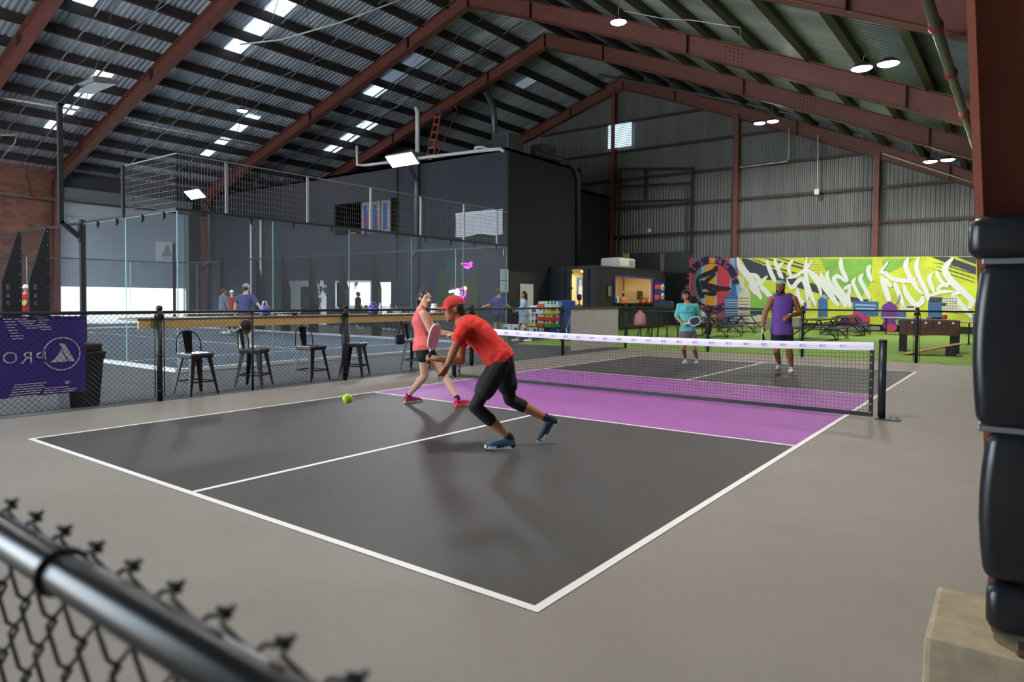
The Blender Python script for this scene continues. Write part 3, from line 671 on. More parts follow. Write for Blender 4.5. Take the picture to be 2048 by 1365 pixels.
def fitletter(ch, px0, px1, py0, py1):
    bm = textmesh(ch, 1.0); xs = [v.co.x for v in bm.verts]; ys = [v.co.y for v in bm.verts]
    p, q = bp(px1, py1), bp(px0, py0)
    for v in bm.verts:
        u = (v.co.x-min(xs))/(max(xs)-min(xs)); h = (v.co.y-min(ys))/(max(ys)-min(ys)); v.co = Vector((BXX, p.y+(q.y-p.y)*u-.035*(1-h)*0, p.z+(q.z-p.z)*h))
    b.bm(bm)
for ch, x0_, x1_ in (('P', 72, 92), ('R', 41, 64), ('O', 5, 35), ('K', -32, -2)): fitletter(ch, x0_, x1_, 705, 727)
random.seed(5)
def streaks(y0, y1, z0, z1, n, ln, slant=0):
    for i in range(n):
        z = z0+(z1-z0)*i/max(1, n-1); yy = y0+slant*i
        w_ = ln*random.uniform(.6, 1.0); b.quad((BXX, yy, z), (BXX, yy+w_, z), (BXX, yy+w_, z+.012), (BXX, yy, z+.012))
streaks(-.82, 0, .22, .36, 6, .34, .012); streaks(-.47, 0, .235, .29, 3, .26, .01); streaks(-.3, 0, .235, .26, 2, .2); streaks(-.24, 0, .33, .35, 2, .08)
streaks(-.86, 0, 1.13, .9, 8, .13, -.0+.012); streaks(-.75, 0, 1.13, 1.02, 5, .2, .03); streaks(-.52, 0, 1.14, 1.0, 6, .12, .006)
b.build('print', m_pri, cl)

# ------------------------------------------------------------------ padded column and its footing beside the camera
t = empty('steel_column', (4.62, -6.3, 0), 'rust red steel column with black crash pads beside the camera', 'column')
b = MB(); b.box(-.012, .012, -.15, .15, .32, 5.2); b.box(.012, .9, -.012, .012, .32, 5.2); b.box(.9, .925, -.15, .15, .32, 5.2)
b.v = [(x+.022-.055*(z-1.6) if x < .1 else x, y, z) for x, y, z in b.v]
b.build('steel_section', mat('column_red', S(146, 80, 60), .6, vary=.12, vscale=3), t)
m_vinyl = mat('pad_vinyl', S(26, 28, 32), .3, bump=.12, bscale=5)
for (z0, z1, xl, bul) in ((1.545, 1.685, -.006, .006), (1.0, 1.53, .026, .016), (.50, .985, .056, .018), (.335, .495, .072, .012)):
    bm = bmesh.new(); bmesh.ops.create_cube(bm, size=1)
    for v in bm.verts: v.co = Vector((xl+(v.co.x+.5)*(1.0-xl), v.co.y*.42, z0+(v.co.z+.5)*(z1-z0)))
    bmesh.ops.bevel(bm, geom=bm.edges[:], offset=.035, segments=3, profile=.5, affect='EDGES')
    bmesh.ops.subdivide_edges(bm, edges=[e for e in bm.edges if e.calc_length() > .12], cuts=4, use_grid_fill=True)
    for v in bm.verts:
        f = math.sin(PI*(v.co.z-z0)/(z1-z0))
        v.co.x += -bul*f if v.co.x < .2 else 0
        v.co.y += math.copysign(bul*f*.6, v.co.y)+.004*math.sin(v.co.x*17+v.co.z*9)
    b = MB(); b.bm(bm, 0, True); b.build('crash_pad', m_vinyl, t)
for z in (1.537, .992):
    b = MB(); b.bbox(.03, .9, -.19, .19, z-.01, z+.01, .004); b.build('pad_strap', m_steel, t)
b = MB(); b.bbox(4.52, 6.0, -6.62, -6.12, 0, .315, .02); 
b.v = [(x+.006*math.sin(y*31+z*17), y+.006*math.sin(x*23), z) for x, y, z in b.v]
o = b.build('concrete_footing', mat('old_concrete', S(166, 150, 122), .85, bump=.5, bscale=14, vary=.22, vscale=7)); tag(o, 'worn tan concrete footing block under the padded column', 'concrete block')
b = MB(); b.bbox(4.77, 5.4, -6.60, -6.52, .316, .336, .006); o = b.build('base_plate', mat('rust_plate', S(96, 60, 48), .7)); tag(o, 'rusty steel base plate edge on the concrete footing', 'steel plate')
# ------------------------------------------------------------------ shipping-container kiosk
m_cont = mat('container_black', S(32, 34, 38), .5, bump=.04, bscale=6, vary=.1, vscale=2); m_cream = mat('container_lining', S(232, 214, 170), .7)
m_purpt = mat('window_purple', S(92, 64, 140), .5); m_orange = mat('sign_orange', S(226, 92, 36), .5); m_blue = mat('sign_blue', S(48, 52, 150), .5)
CX0, CX1, CY0, CY1, CZ = -12.97, -10.5, 17.3, 24.5, 2.95
t = empty('shipping_container', (CX1, CY0, 0), 'black shipping container kiosk with a purple framed serving hatch', 'container')
def loc(b, name, m, par=None): 
    b.v = [(x-CX1, y-CY0, z) for x, y, z in b.v]; return b.build(name, m, par or t)
WY0, WY1, WZ0, WZ1 = 19.0, 22.9, 1.28, 2.48
b = MB()                                              # corrugated long side with hatch opening
y = CY0+.1; prof = []
while y < CY1-.1: prof += [(y, 0), (y+.07, .036), (y+.14, .036), (y+.21, 0)]; y += .28
prof.append((CY1-.1, 0))
for i in range(len(prof)-1):
    (ya, ha), (yb, hb) = prof[i], prof[i+1]
    segs = [(.15, CZ-.1)]
    if ya < WY1 and yb > WY0: segs = [(.15, WZ0), (WZ1, CZ-.1)]
    for z0, z1 in segs: b.add([(CX1-.04+ha, ya, z0), (CX1-.04+hb, yb, z0), (CX1-.04+hb, yb, z1), (CX1-.04+ha, ya, z1)], [(0, 1, 2, 3)])
loc(b, 'side_panel', m_cont)
b = MB()
for x in (CX0+.06, CX1-.06):
    for y in (CY0+.06, CY1-.06): b.box(x-.06, x+.06, y-.06, y+.06, .12, CZ)
for y in (CY0+.04, CY1-.04): b.box(CX0, CX1, y-.04, y+.04, CZ-.14, CZ); b.box(CX0, CX1, y-.04, y+.04, .06, .18)
for x in (CX0+.04, CX1-.04): b.box(x-.04, x+.04, CY0, CY1, CZ-.1, CZ); b.box(x-.05, x+.05, CY0, CY1, .02, .18)
loc(b, 'frame', m_cont)
cc = MB()
for x in (CX0+.09, CX1-.09):
    for z in (.09, CZ-.06): cc.bbox(x-.1, x+.1, CY0-.02, CY0+.16, z-.06, z+.07, .01)
loc(cc, 'corner_castings', m_cont)
b = MB(); b.box(CX0+.02, CX1-.05, CY0+.05, CY1-.05, CZ-.1, CZ-.02); loc(b, 'roof_panel', m_cont)
b = MB(); b.box(CX0+.02, CX0+.05, CY0+.1, CY1-.05, .15, CZ-.1); b.box(CX0, CX1-.05, CY1-.06, CY1-.03, .15, CZ-.1); b.box(CX0+.02, CX1-.05, CY0+.1, CY1-.05, .1, .15); loc(b, 'shell', m_cont)
b = MB(); b.box(CX0+.06, CX0+.09, CY0+.2, CY1-.1, .16, CZ-.12); b.box(CX0+.06, CX1-.1, CY1-.1, CY1-.07, .16, CZ-.12); b.box(CX0+.06, CX1-.1, CY0+.2, CY1-.07, CZ-.14, CZ-.12)
b.box(CX1-.1, CX1-.07, CY0+.2, WY0, .16, CZ-.12); b.box(CX1-.1, CX1-.07, WY1, CY1-.1, .16, CZ-.12); b.box(CX1-.1, CX1-.07, WY0, WY1, .16, WZ0); b.box(CX1-.1, CX1-.07, WY0, WY1, WZ1, CZ-.12); loc(b, 'lining', m_cream)
def door_leaf(x0, x1, ribs):
    b = MB(); b.box(x0, x1, CY0+.01, CY0+.05, .2, CZ-.16)
    for z in (.2, .75, 1.35, 1.95, CZ-.24): b.bbox(x0+.02, x1-.02, CY0-.02, CY0+.02, z, z+.09, .012)
    for x in ribs: b.bbox(x-.03, x+.03, CY0-.03, CY0+.02, .2, CZ-.16, .01)
    o = loc(b, 'door', m_cont)
    b = MB()
    for x in ribs: 
        b.tube([(x+.09, CY0-.05, .16), (x+.09, CY0-.05, CZ-.12)], .017, 8)
        for z in (.3, 1.1, 1.9, 2.6): b.box(x+.05, x+.13, CY0-.06, CY0, z, z+.08)
    q = loc(b, 'lock_rod', m_cont, o)
door_leaf(CX0+.1, -11.86, [CX0+.75, CX0+1.12]); door_leaf(-11.2, -10.64, [-10.95])
b = MB()
for (y0, y1, z0, z1) in ((WY0-.07, WY1+.07, WZ1, WZ1+.08), (WY0-.07, WY0, WZ0, WZ1), (WY1, WY1+.07, WZ0, WZ1)): b.box(CX1-.06, CX1+.05, y0, y1, z0, z1)
loc(b, 'hatch_frame', m_purpt)
b = MB(); b.box(CX1-.1, CX1+.3, WY0-.05, WY1+.4, WZ0-.05, WZ0); loc(b, 'serving_shelf', m_black)
b = MB(); b.box(CX1+.01, CX1+.02, 18.3, 18.68, 1.55, 2.1); nb = loc(b, 'notice_frame', m_black)
b = MB(); b.box(CX1+.021, CX1+.024, 18.34, 18.64, 1.6, 2.05)
loc(b, 'notice_sheet', mat('notice_grey', S(120, 124, 122), .5), nb)
b = MB(); b.box(CX1+.01, CX1+.03, 23.15, 24.35, 1.05, 2.38); mn = loc(b, 'menu_board', m_blue)
b = MB()
for z, w in ((2.12, .8), (1.6, .62), (1.22, .66)): b.box(CX1+.032, CX1+.04, 23.18, 23.18+w, z-.13, z+.1)
loc(b, 'menu_labels', m_orange, mn)
for z in (2.08, 1.62, 1.2):
    b = MB(); b.lathe([(0, 0), (.19, 0), (.19, .02), (0, .02)], (0, 0, 0), 20); b.xf(Matrix.Translation((CX1+.04, 24.12, z)) @ Matrix.Rotation(PI/2, 4, 'Y'))
    q = loc(b, 'menu_plate', m_white, mn)
    b = MB(); b.lathe([(0, 0), (.07, 0), (.07, .012), (0, .012)], (0, 0, 0), 12); b.xf(Matrix.Translation((CX1+.06, 24.12, z)) @ Matrix.Rotation(PI/2, 4, 'Y')); loc(b, 'menu_picture', mat('food_brown', S(130, 70, 50), .6), q)
b = MB(); b.box(-12.88, -12.86, 19.5, 20.2, 1.6, 2.5); ps = loc(b, 'wall_poster', mat('poster_blue', S(60, 120, 200), .5))
b = MB(); b.box(-12.858, -12.85, 19.65, 20.0, 1.65, 2.1); b.box(-12.858, -12.85, 19.75, 19.9, 2.1, 2.42); loc(b, 'poster_print', m_white, ps)
b = MB(); b.box(CX0+.5, CX1-.5, 19.2, 19.3, CZ-.2, CZ-.16); loc(b, 'strip_light', mat('kiosk_lamp', S(255, 236, 196), .4, emit=10))
b = MB(); b.box(CX0+.5, CX1-.5, 21.9, 22.0, CZ-.2, CZ-.16); loc(b, 'strip_light', mat('kiosk_lamp'))
for yy in (18.7, 21.5):
    la = bpy.data.lights.new('kiosk_light', 'AREA'); la.energy = 45; la.size = 1.4; la.color = (1, .86, .62); lo = bpy.data.objects.new('kiosk_light', la); COL.objects.link(lo); lo.parent = t; lo.location = ((CX0+CX1)/2-CX1, yy-CY0, CZ-.24)
# kiosk contents
def simple(name, loc_, parts, label, cat, group=None, rz=0):
    t = empty(name, loc_, label, cat, group, rz)
    for pn, mb, m in parts: mb.build(pn, m, t)
    return t
b1 = MB(); b1.bbox(-.4, .4, -.35, .35, 0, 1.75, .02); b2 = MB(); b2.box(.401, .41, -.3, .3, 1.2, 1.65); b3 = MB(); b3.sph((.42, .1, 1.42), .03, 8)
simple('drink_cooler', (-11.75, 23.3, .15), [('body', b1, mat('cooler_brown', S(120, 104, 78), .5)), ('door', b2, mat('cooler_door', S(84, 74, 60), .4)), ('indicator_light', b3, m_white)], 'brown upright cooler behind the worker in the serving hatch', 'cooler')
m_sauce = mat('sauce_red', S(190, 50, 36), .4)
rr = random.Random(4)
for i in range(9):
    y = 21.2+i*.2; b = MB(); h = .1+.06*rr.random(); b.lathe([(.035, 0), (.038, h), (.018, h+.03), (.018, h+.05), (0, h+.055)], (0, 0, 0), 10)
    o = b.build('sauce_bottle', m_sauce if i % 3 else mat('sauce_yellow', S(214, 170, 60), .4)); o.location = (CX1+.1, y, WZ0); tag(o, 'small sauce bottle on the serving shelf of the black kiosk', 'bottle', 'sauce bottles on the kiosk shelf')
for i in range(4):
    b = MB(); b.bbox(-.04, .04, -.035, .035, 0, .24+.05*(i % 2), .01); o = b.build('drink_carton', [mat('carton_%d' % i, [S(40, 120, 160), S(230, 230, 230), S(60, 150, 70), S(200, 70, 40)][i], .5)]); o.location = (CX1+.02, 19.12+i*.16, WZ0)
    tag(o, ['blue', 'white', 'green', 'red'][i]+' carton at the left end of the kiosk serving shelf', 'carton', 'cartons on the kiosk shelf')
b1 = MB(); b1.bbox(-.35, .35, -.2, .2, 0, 1.0, .02); b2 = MB(); b2.bbox(-.37, .37, -.22, .22, 1.0, 1.03, .008)
simple('side_table', (-11.6, 17.75, .15), [('body', b1, mat('table_tan', S(150, 130, 90), .6)), ('top', b2, mat('table_tan2', S(110, 96, 70), .5))], 'tan cabinet inside the open kiosk door', 'cabinet')
b1 = MB(); b1.sph((0, 0, .34), .16, 14, sc=(.8, .5, 1)); b2 = MB(); b2.tube([(0, 0, 0), (0, 0, .25)], .025, 8); b2.lathe([(.1, 0), (.1, .02), (.03, .03)], n=12)
simple('desk_fan', (-11.62, 17.7, 1.185), [('fan_head', b1, m_black), ('stand', b2, m_black)], 'small black fan on the cabinet in the kiosk doorway', 'fan')
# roof-top box, timber posts behind
b1 = MB(); b1.bbox(-.55, .55, -.8, .8, 0, .5, .12, smooth=True); b2 = MB()
for i in range(8): b2.box(.551, .556, .1+i*.07, .14+i*.07, .1, .4)
simple('air_conditioner', (-11.2, 20.6, CZ), [('body', b1, mat('ac_white', S(226, 226, 220), .5)), ('grille', b2, mat('ac_grille', S(150, 150, 146), .5))], 'white rooftop air conditioner on the black container', 'air conditioner')
b = MB(); b.box(-.16, .16, -.05, .05, 0, 1.0); o = b.build('timber_post', mat('pine', S(190, 140, 80), .6)); o.location = (-12.7, 24.3, CZ); tag(o, 'yellow pine board standing behind the white rooftop unit', 'board')
b = MB(); b.box(-.12, .12, -.04, .04, 0, 4.1); o = b.build('grey_board', mat('grey_board', S(120, 116, 112), .7)); o.location = (-12.0, 27.4, 0); tag(o, 'grey board leaning upright at the end wall beyond the container', 'board')
# dark screen and horizontal sheeting on the end wall beside the container
b = MB(); b.box(-14.6, -10.42, 27.55, 27.6, 0, 3.0); struct(b.build('wall_yard_screen', m_cont))
b = MB()
for i in range(12): b.box(-14.6, -10.42, 27.56, 27.6+.01*(i % 2), 3.0+i*.1, 3.1+i*.1)
struct(b.build('wall_yard_sheeting', mat('sheet_grey', S(78, 80, 82), .5, metal=.4)))
# framed rails, louvre, conduits on the end wall
b = MB()
for (p, q) in (((-14.9, 27.55, 9.28), (-10.35, 27.55, 8.8)), ((-14.9, 27.55, 8.2), (-10.35, 27.55, 8.0)), ((-14.9, 27.55, 7.3), (-10.35, 27.55, 7.05)), ((-14.9, 27.55, 0), (-14.9, 27.55, 9.3)), ((-13.2, 27.55, 7.2), (-13.2, 27.55, 9.1)), ((-10.35, 27.55, 4), (-10.35, 27.55, 8.9))): b.bar(p, q, .12, .12)
o = b.build('wall_rail_frame', mat('rail_frame_dark', S(44, 42, 44), .6)); struct(o)
b = MB(); b.box(-15.85, -14.3, 27.83, 27.86, 10.65, 12.15); struct(b.build('window_louvre', mat('louvre_lit', S(190, 215, 235), .5, emit=1.6)))
b = MB()
for i in range(14): b.box(-15.85, -14.3, 27.74, 27.82, 10.7+i*.105, 10.725+i*.105)
struct(b.build('window_louvre_blades', m_steel))
def pipe(name, pts, r, m, label, cat='pipe', n=8, group=None):
    b = MB(); b.tube(pts, r, n); o = b.build(name, m); tag(o, label, cat, group); return o
E_ = lambda px, py, y=27.48: on('y', y, px, py)
pipe('conduit', [E_(1578, 255), E_(1577, 315), E_(1573, 323), E_(1480, 335)], .03, m_cond, 'white conduit dropping from the end rafter then running left along a girt')
pipe('conduit', [E_(1636, 270), E_(1635, 382)], .03, m_cond, 'straight vertical white conduit in the middle of the end wall')
b = MB(); c = E_(1634, 384); b.bbox(c.x-.12, c.x+.12, c.y-.08, c.y, c.z-.14, c.z+.14, .02); o = b.build('junction_box', m_white); tag(o, 'white junction box at the foot of the vertical wall conduit', 'junction box')
pipe('conduit', [E_(1765, 307), E_(1820, 325), E_(1965, 371)], .03, m_cond, 'white conduit sloping down under the right end rafter')
b = MB(); c = E_(1299, 461); b.bbox(c.x-.1, c.x+.1, c.y-.05, c.y, c.z-.1, c.z+.1, .02); o = b.build('sensor_box', m_white); tag(o, 'tiny white sensor box on the end wall above the container', 'sensor')
pipe('ridge_pipe', [on('y', 27.2, 1960, 312), on('y', 26.9, 1480, 205), on('y', 26.5, 1075, 125)], .07, mat('grey_pipe', S(96, 96, 98), .5), 'grey pipe running under the roof towards the end gable')
# sprinkler main beside the padded column
t = empty('sprinkler_main', (3.45, 0, 6.05), 'grey sprinkler main with red couplings below the right roof edge', 'pipe')
b = MB(); b.tube([(0, -12, 0), (0, 26, 0)], .085, 14); b.build('pipe', mat('sprinkler_grey', S(92, 92, 84), .45), t)
for y in (2.45, 4.35, 7.3, 11): 
    b = MB(); b.tube([(0, y-.09, 0), (0, y+.09, 0)], .115, 14); b.build('red_coupling', mat('coupling_red', S(150, 44, 40), .5), t)
t = empty('sprinkler_main', (-35.5, 0, 6.4), 'grey sprinkler main with red couplings along the brick wall', 'pipe')
b = MB(); b.tube([(0, -12, 0), (0, 13.5, 0)], .07, 10); b.build('pipe', mat('sprinkler_grey'), t)
for y in (4.0, 9.0, 12): 
    b = MB(); b.tube([(0, y-.12, 0), (0, y+.12, 0)], .11, 10); b.tube([(0, y, .05), (-.1, y-.2, 1.2)], .03, 6, 1); b.build('red_coupling', [mat('coupling_red'), m_girt], t)
# conduits and cords under the roof
def R_(px, py, dz=-.45):                              # a point just below the roof sheet on a sight line
    C, d = ray(px, py); lo, hi = 3.0, 90.0
    for _ in range(50):
        mid = (lo+hi)/2; p = C+d*mid
        if p[2] < roof_off(p[0])+dz: lo = mid
        else: hi = mid
    return Vector(C+d*lo)
pipe('cable_tray', [R_(480, 89), R_(560, 80), R_(680, 45), R_(800, 0)], .035, m_cond, 'long pale cable sweeping across the roof at the top', 'cable')
pipe('conduit', [R_(0, 195), R_(120, 215), R_(215, 230)], .05, m_cond, 'white conduit along a purlin at the left roof edge')
pipe('conduit', [R_(235, 238), R_(330, 258), R_(520, 293)], .04, m_cond, 'white conduit along a purlin behind the second left rafter')
pipe('conduit', [R_(0, 270), R_(33, 270), R_(30, 285), R_(0, 320)], .03, m_cond, 'bent white conduit beside the brick wall under the eave')
pipe('blue_rope', [R_(415, 145), R_(340, 215), R_(250, 308)], .022, mat('rope_blue', S(60, 70, 150), .6), 'blue cord hanging along the left roof slope', 'rope')
pipe('orange_cable', [R_(1000, 82, -.7), R_(985, 92, -.7), R_(940, 118, -.7), R_(880, 158, -.7), Vector((-17.6, 16.0, 10.6)), Vector((-18.0, 15.2, 8.6)), Vector((-18.0, 14.6, 7.9))], .022, mat('cord_orange', S(150, 84, 40), .6), 'orange electric cable hanging from the roof to the office top', 'cable', 6)
pipe('white_cable', [R_(1248, 22), R_(1330, 38), R_(1380, 40), R_(1480, 55), R_(1483, 88)], .016, m_cond, 'thin white cable along the right roof slope', 'cable', 6)
pipe('tie_cable', [R_(610, 0), R_(640, 190)], .012, m_girt, 'thin dark cable hanging down the left roof slope', 'cable', 5)
# ------------------------------------------------------------------ on and around the office block
O_ = lambda px, py, y=13.85: on('y', y, px, py)
pipe('pvc_pipe', [O_(714, 292), O_(715, 330), O_(730, 331), O_(835, 317), O_(950, 303), O_(1000, 298), O_(1008, 303)], .075, m_cond, 'white drain pipe along the top edge of the black office wall')
pipe('pvc_pipe', [O_(950, 302), O_(951, 295), O_(962, 294), O_(985, 301)], .06, m_cond, 'short looped white pipe above the office wall top')
pipe('pvc_pipe', [O_(835, 305, 14.3), O_(835, 225, 14.3), O_(832, 215, 14.3)], .11, m_cond, 'tall white vent pipe standing on the office roof by the ladder')
pipe('vent_pipe', [O_(991, 290, 15), O_(987, 215, 15), O_(973, 185, 15)], .14, mat('vent_grey', S(84, 92, 98), .4, metal=.5), 'grey vent duct rising from the office roof to the rafter')
pipe('downpipe', [O_(831, 305), O_(829, 492)], .06, mat('vent_grey'), 'grey downpipe on the office wall below the vent pipe')
pipe('wall_conduit', [O_(795, 320), O_(793, 560)], .035, m_black, 'dark conduit down the middle of the office wall')
pipe('side_conduit', [Vector((-12.95, 16, 8.0)), Vector((-12.9, 18.4, 8.0)), Vector((-12.9, 19.2, 7.8)), Vector((-12.9, 19.6, 7.3)), Vector((-12.9, 19.65, 3.0))], .11, mat('duct_black', S(40, 40, 44), .35), 'black duct bending over the office roof edge and down its side')
b = MB(); b.box(-18.35, -18.1, 13.8, 14, 0, BZ); struct(b.build('trim_office_pilaster', m_blackwall))
t = empty('stepladder', (-18.75, 15.3, BZ), 'orange fibreglass ladder leaning on the office roof', 'ladder')
m_lad = mat('ladder_orange', S(190, 62, 40), .5)
for s in (-.2, .2):
    b = MB(); b.bar((s*1.2, -.1, 0), (s*.8+.35, .2, 2.6), .06, .09); b.build('rail', m_lad, t)
for k in range(7):
    b = MB(); f = (k+.5)/7; b.bar((-.24+.4*f, -.12+.3*f, 2.6*f), (.24+.3*f, -.12+.3*f, 2.6*f), .09, .06); b.build('rung', m_steel, t)
b = MB(); b.bbox(.1, .6, .1, .3, 2.6, 2.75, .02); b.build('top_cap', mat('cap_blue', S(60, 70, 110), .5), t)
for x, y, w, lab in ((-13.75, 15.0, .95, 'grey condenser unit nearest the corner of the office roof'), (-13.6, 17.6, .8, 'grey condenser unit further back on the office roof')):
    b1 = MB(); b1.bbox(-w/2, w/2, -.55, .55, 0, .8, .03); b2 = MB()
    for k in range(9): b2.box(-w/2+.06+k*(w-.12)/9, -w/2+.09+k*(w-.12)/9, -.56, -.555, .1, .7)
    simple('condenser_unit', (x, y, BZ+.006), [('body', b1, mat('condenser_grey', S(70, 72, 76), .5)), ('grille', b2, m_black)], lab, 'condenser', 'condenser units on the office roof')
# white cloth and mural boards seen through the upper mesh
b = MB(); N = 26; vs = []; fs = []
for i in range(N+1):
    for j in range(9):
        u = i/N; x = -15.85+2.7*u; z = 5.27-(1.06+.05*math.sin(u*9)*(j == 8))*j/8; vs.append((x, 13.93+.025*math.sin(i*1.1+j*.4), z))
for i in range(N):
    for j in range(8): fs.append((i*9+j, i*9+j+1, i*9+j+10, i*9+j+9))
b.add(vs, fs, 0, True); o = b.build('white_sheet', mat('cloth_white', S(222, 224, 236), .7)); tag(o, 'wrinkled white cloth hung on the office wall near its corner', 'cloth')
for k, (x, lab) in enumerate(((-22.3, 'blue and red painted board leaning left in the upper office window'), (-21.6, 'blue and red painted board in the middle of the upper office window'), (-20.85, 'blue painted board at the right of the upper office window'))):
    b1 = MB(); b1.box(-.34, .34, -.02, .02, 0, 1.7); b2 = MB(); b2.box(-.18, .1, -.026, -.021, .2, 1.5); b3 = MB(); b3.poly([(.02, -.028, .3), (.2, -.028, .2), (.14, -.028, 1.2), (-.02, -.028, .8)])
    simple('painted_board', (x, 14.35, 4.65), [('panel', b1, mat('board_cream', S(150, 146, 140), .7)), ('blue_stripe', b2, mat('board_blue', S(52, 88, 160), .6)), ('red_stripe', b3, mat('board_red', S(140, 66, 60), .6))][:3 if k < 2 else 2], lab, 'painted board', 'painted boards in the upper office window')
b = MB(); b.bbox(-.2, .2, -.03, .03, 0, .5, .01); o = b.build('fire_notice', mat('notice_red', S(190, 80, 60), .5)); o.location = (-23.3, 14.35, 4.35); tag(o, 'small red notice at the lower left of the upper office window', 'notice')
b = MB(); b.box(-31.9, -30.9, 13.9, 13.99, 0, 5.9); struct(b.build('trim_office_column', m_blackwall))
for x in (-31.9, -30.9): b = MB(); b.box(x-.06, x+.06, 13.86, 13.9, 0, 5.9); struct(b.build('trim_column_edge', m_white))
# reception: lamp, door, paddles on the wall, counter
la = bpy.data.lights.new('reception_light', 'AREA'); la.energy = 300; la.shape = 'RECTANGLE'; la.size = 8; la.size_y = 2.4; la.color = (.95, .98, 1)
lo = bpy.data.objects.new('reception_light', la); COL.objects.link(lo); lo.location = (-24.6, 16.2, 2.56)
b = MB(); b.box(-28.4, -20.4, 15.2, 15.4, 2.57, 2.595); o = b.build('strip_light', mat('room_lamp', S(245, 250, 255), .4, emit=8)); tag(o, 'long white ceiling light inside the reception room', 'ceiling light')
b = MB(); b.box(-.62, .62, -.04, .04, 0, 2.12); o = b.build('door_2', mat('door_dark', S(52, 50, 48), .5)); o.location = (-32.05, 17.95, 0); struct(o)
m_pad = mat('paddle_grey', S(70, 74, 78), .5)
def paddle_mesh(b, M_, face=0, edge=1, grip=2):
    n = 20; pts = []
    for i in range(n):
        a = 2*PI*i/n; x = .098*math.copysign(abs(math.cos(a))**.75, math.cos(a)); z = .12+.125*math.copysign(abs(math.sin(a))**.75, math.sin(a)); pts.append((x, z))
    vs = [(x, -.007, z) for x, z in pts]+[(x, .007, z) for x, z in pts]
    q = MB(); q.add(vs, [(i, (i+1) % n, (i+1) % n+n, i+n) for i in range(n)], edge)
    ins = [(x*.82, .12+(z-.12)*.84) for x, z in pts]
    for s, o in ((-1, 0), (1, n)):
        k = len(q.v); q.add([(x, s*.0075, z) for x, z in ins], [tuple(range(n)) if s > 0 else tuple(range(n-1, -1, -1))], face)
        q.add([vs[o+i] for i in range(n)]+[(x, s*.0075, z) for x, z in ins], [(i, (i+1) % n, (i+1) % n+n, i+n) if s < 0 else (i+n, (i+1) % n+n, (i+1) % n, i) for i in range(n)], edge)
    q.bbox(-.02, .02, -.009, .009, -.03, .02, .006, edge); q.tube([(0, 0, -.14), (0, 0, -.02)], .016, 10, grip); q.lathe([(.019, 0), (.019, .012)], (0, 0, -.148), 10, grip)
    q.xf(M_); b.add(q.v, [], 0); k = len(b.v)-len(q.v)
    for f, m in zip(q.f, q.m): b.f.append(tuple(i+k for i in f)); b.m.append(m); b.sm.append(False)
for i, (px, py) in enumerate(((638, 568), (650, 570), (641, 584), (651, 586), (688, 569), (711, 572), (690, 592))):
    p = on('y', 17.985, px, py); b = MB(); paddle_mesh(b, Matrix.Translation((0, 0, 0)) @ Matrix.Rotation(.3*(i % 3-1), 4, 'Y') @ Matrix.Scale(1.5, 4)); o = b.build('racket', [m_pad, m_black, m_black]); o.location = p; tag(o, 'dark padel racket hung on the white reception wall', 'racket', 'rackets on the reception wall')
b1 = MB(); b1.box(-1.4, 1.4, -.3, .3, 0, 1.0); b2 = MB(); b2.box(-1.45, 1.45, -.34, .34, 1.0, 1.04)
simple('reception_desk', (-22.6, 14.7, 0), [('body', b1, m_white), ('top', b2, m_white)], 'white reception desk behind the large office window', 'desk')
b = MB(); b.box(-.08, .08, -.01, .01, 0, .8); b.box(-.25, .25, -.02, .02, .8, 1.0); o = b.build('green_stand', mat('stand_green', S(110, 150, 130), .5)); o.location = (-24.6, 17.2, 0); o.rotation_euler.z = .2; tag(o, 'pale green stand on the right of the open reception doorway', 'stand')
b = MB()
for (x0, x1, z0, z1) in ((-24.28, -24.2, .87, 2.32), (-21.55, -21.47, .87, 2.32), (-24.28, -21.47, 2.24, 2.32), (-24.28, -21.47, .87, .95)): b.box(x0, x1, 13.95, 14.16, z0, z1)
struct(b.build('window_1', m_white))
b1 = MB(); b1.box(0, .02, -.68, .68, 0, 1.15); b2 = MB(); b2.poly([(.022, -.35, .25), (.022, .35, .25), (.022, .1, .95), (.022, -.05, .95)]); b2.poly([(.023, -.3, .1), (.023, .3, .1), (.023, .3, .18), (.023, -.3, .18)])
simple('white_banner', (XL-.03, 11.5, 3.6), [('cloth', b1, mat('banner_white', S(232, 234, 244), .7)), ('emblem', b2, mat('banner_grey', S(170, 176, 190), .7))], 'white square banner with a grey emblem hung on the roller door', 'banner')
# neon signs on the artificial hedge
b = MB(); b.box(-16.9, -14.45, 13.86, 13.99, .02, 2.75); hd = b.build('hedge_panel', mat('hedge_leaves', S(72, 76, 46), .9, bump=1.0, bscale=26, vary=.5, vscale=14)); tag(hd, 'artificial hedge panel on the office wall behind the glass', 'hedge wall')
b = MB(); b.box(-16.3, -14.9, 13.79, 13.85, 2.05, 3.15); o = b.build('green_board', mat('board_green', S(44, 72, 66), .6)); tag(o, 'dark green board above the artificial hedge', 'board')
m_nm = mat('neon_magenta', S(255, 60, 240), .4, emit=4); m_nw = mat('neon_white', S(235, 245, 255), .4, emit=4); m_ny = mat('neon_yellow', S(225, 255, 120), .4, emit=3)
N_ = lambda px, py: on('y', 13.78, px, py)
def neon(pts, m, b, r=.018, closed=False): b.tube([N_(860+x/9.75, 500+y/9.75) for x, y in pts], r, 6, m, closed=closed)
b = MB(); neon([(615, 280), (630, 262), (625, 285)], 0, b, .03)
